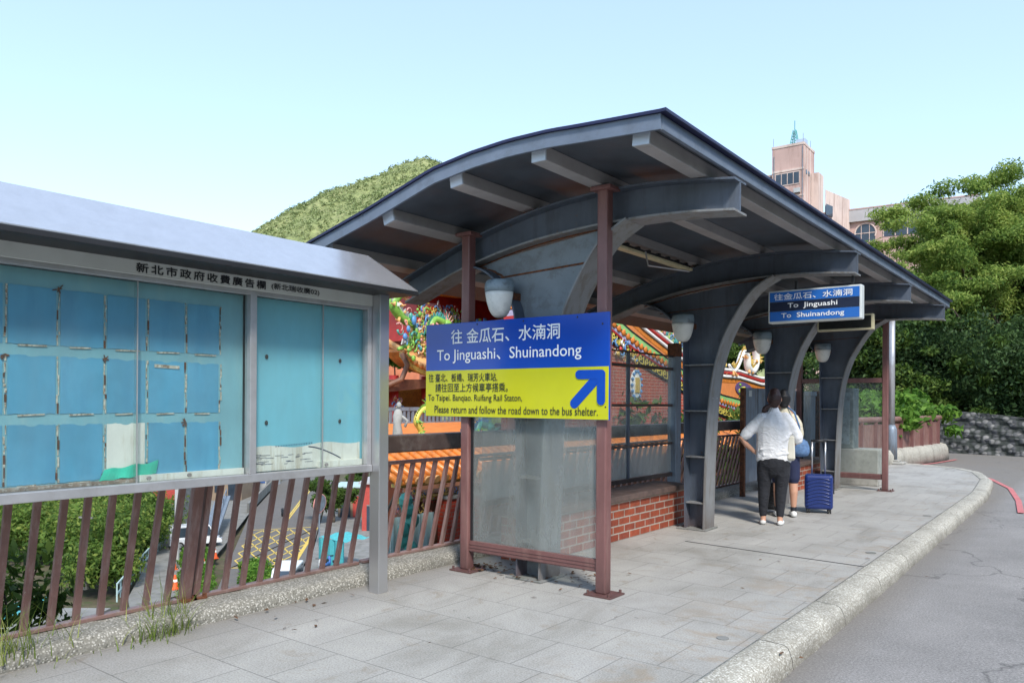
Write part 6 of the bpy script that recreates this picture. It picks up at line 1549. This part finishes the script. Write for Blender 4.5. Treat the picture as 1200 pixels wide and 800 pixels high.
Mn.part('shorts', M['navy'], [[(0, 0, .76, .175, .13), (0, 0, .88, .172, .13)], [(-.09, 0, .8, .095, .115), (-.1, .005, .62, .09, .1), (-.102, .005, .52, .086, .095)], [(.09, 0, .8, .095, .115), (.1, .005, .62, .09, .1), (.102, .005, .52, .086, .095)]], .012, 3)
for x in (-.105, .105):
    Mn.part('sock', M['ink'], [[(x, -.01, .09, .041, .045), (x, -.01, .135, .04, .044)]], .008, 1)
    Mn.part('trainer', M['shoe'], [[(x, -.07, .045, .04, .042), (x, .02, .045, .045, .045), (x, .12, .035, .046, .032), (x, .19, .028, .038, .024)]], .009, 2)

Mn.t.scale = (.965, .965, .965)
# things they carry and roll
def LP(F, *a): return F.p(*a)
k = MB(); c_ = [LP(Mn, .17, -.08, z) for z in (1.03, 1.0, .93, .86, .815, .80)]
bgs = thing('shoulder_bag', 'blue denim shoulder bag hanging at the hip above the suitcase handle', 'bag', tuple(c_[-1]))
fv, rv = Mn.f, Mn.r
k.loft([[c + rv * math.cos(a) * w + fv * math.sin(a) * d for a in [2 * math.pi * q / 16 for q in range(16)]] for c, w, d in zip(c_, (.04, .09, .115, .12, .1, .05), (.03, .05, .07, .075, .06, .03))]); k.build('pouch', M['denim'], bgs, smooth=True)
k = MB(); k.tube([LP(Mn, .17, -.08, 1.02), LP(Mn, .15, -.13, 1.2), LP(Mn, .09, -.12, 1.38), LP(Mn, .0, -.02, 1.46)], .012, 6); k.build('strap', M['denim'], bgs, smooth=True)
tt_ = thing('tote_bag', 'flat cream tote bag hanging from the elbow of the white T-shirt person', 'bag', tuple(LP(W, .235, -.02, .8)))
k = MB(); n = 6
k.loft([[LP(W, .2 + a * w, -.055 + b_ * d, z) for a, b_ in ((-1, -1), (1, -1), (1, 1), (-1, 1))] for z, w, d in ((.80, .035, .04), (.83, .045, .06), (.95, .042, .05), (1.08, .035, .03), (1.1, .03, .015))]); k.build('pouch', M['tote'], tt_, bevel=.015)
k = MB(); k.tube([LP(W, .16, -.05, 1.1), LP(W, .22, -.04, 1.2), LP(W, .26, -.03, 1.1)], .009, 6); k.build('handle', M['tote'], tt_)

def suitcase(label, c, rot, w, d, h, mat, handle):
    t = thing('suitcase', label, 'suitcase', (c[0], c[1], 0)); Mz = Matrix.Rotation(rot, 3, 'Z'); o = Vector((c[0], c[1], 0))
    def q(a, b_, z): return o + Mz @ Vector((a, b_, z))
    k = MB(); k.box(q(0, 0, .055 + h / 2), (w, d, h), Mz); b_ = k.build('shell', mat, t, bevel=.035)
    k = MB()
    for i in range(9):
        x0 = -w / 2 + .03
        pts = []
        for j in range(12):
            s_ = j / 11; x = x0 + (w - .06) * s_; z = .1 + h * .1 * i + .07 * math.sin(s_ * 2.2 + .3) - .02
            if .09 < z < h + .02: pts.append(q(x, -d / 2 - .002, z))
        if len(pts) > 3: k.tube(pts, .009, 6)
    k.build('ridges', mat, b_, smooth=True)
    k = MB(); k.box(q(w / 2 - .0, 0, .055 + h / 2), (.006, .02, h * .92), Mz); k.box(q(w / 2 + .012, 0, .05 + h * .6), (.016, .03, .14), Mz); k.build('zip_line', M['black'], b_)
    if handle:
        k = MB()
        for s_ in (-1, 1): k.tube([q(s_ * .085, .05, .055 + h), q(s_ * .085, .05, handle)], .011, 8)
        hh = k.build('telescopic_handle', M['chrome'], t, smooth=True)
        k = MB(); k.tube([q(-.1, .05, handle), q(.1, .05, handle)], .017, 8); k.build('grip', M['black'], hh, smooth=True)
    for a in (-1, 1):
        for e in (-1, 1):
            k = MB()
            for s_ in (-.014, .014): k.tube([q(a * (w / 2 - .045) + s_ - .008, e * (d / 2 - .04), .026), q(a * (w / 2 - .045) + s_ + .008, e * (d / 2 - .04), .026)], .026, 12)
            k.box(q(a * (w / 2 - .045), e * (d / 2 - .04), .05), (.04, .04, .025), Mz); k.build('wheel', M['rubber'], t)
suitcase('blue ribbed hard suitcase standing on four wheels with its handle pulled out', (-3.13, 10.98), .32, .36, .24, .47, M['case_blue'], .98)
suitcase('small black suitcase standing hidden behind the legs of the white T-shirt person', (-3.62, 10.5), .3, .3, .2, .36, M['black'], 0)
# ---------------------------------------------------------------- camera, sky, sun
cam = bpy.data.cameras.new('camera'); co = bpy.data.objects.new('camera', cam); COL.objects.link(co)
co.location = CAM
co.rotation_euler = (Matrix.Rotation(YAW, 3, 'Z') @ Matrix.Rotation(R(90), 3, 'X') @ Matrix.Rotation(R(.35), 3, 'Z')).to_euler()
cam.sensor_width = 36; cam.lens = 905 / 1200 * 36; cam.shift_y = 70 / 1200; cam.clip_end = 6000; cam.clip_start = .05
SC.camera = co
w = bpy.data.worlds.new('World'); SC.world = w; w.use_nodes = True; nt = w.node_tree
sk = nt.nodes.new('ShaderNodeTexSky'); sk.sky_type = 'NISHITA'; sk.sun_disc = False
SUN = Vector((.78, -.62, 0)).normalized(); EL = R(47)
sk.sun_elevation = EL; sk.sun_rotation = math.atan2(SUN.x, SUN.y)
sk.air_density = 1.0; sk.dust_density = .3; sk.ozone_density = 1.0; sk.altitude = 200
hz = nt.nodes.new('ShaderNodeMix'); hz.data_type = 'RGBA'; hz.inputs[0].default_value = .6      # thin bright summer haze over the blue
hz.inputs[7].default_value = (1.12, 1.44, 1.76, 1); nt.links.new(sk.outputs[0], hz.inputs[6]); nt.links.new(hz.outputs[2], nt.nodes['Background'].inputs[0]); nt.nodes['Background'].inputs[1].default_value = .15
sd = bpy.data.lights.new('sun', 'SUN'); sd.energy = 1.45; sd.angle = R(10); sd.color = (1, .95, .87); so = bpy.data.objects.new('sun', sd); COL.objects.link(so)
dirv = Vector((SUN.x * math.cos(EL), SUN.y * math.cos(EL), math.sin(EL)))
so.rotation_euler = dirv.to_track_quat('Z', 'Y').to_euler(); so.location = (20, -10, 30)
SC.view_settings.view_transform = 'Standard'; SC.view_settings.look = 'None'; SC.view_settings.gamma = 1; SC.view_settings.use_curve_mapping = False
SC.view_settings.exposure = 1.75
SC.cycles.max_bounces = 8; SC.cycles.transparent_max_bounces = 24; SC.cycles.diffuse_bounces = 4
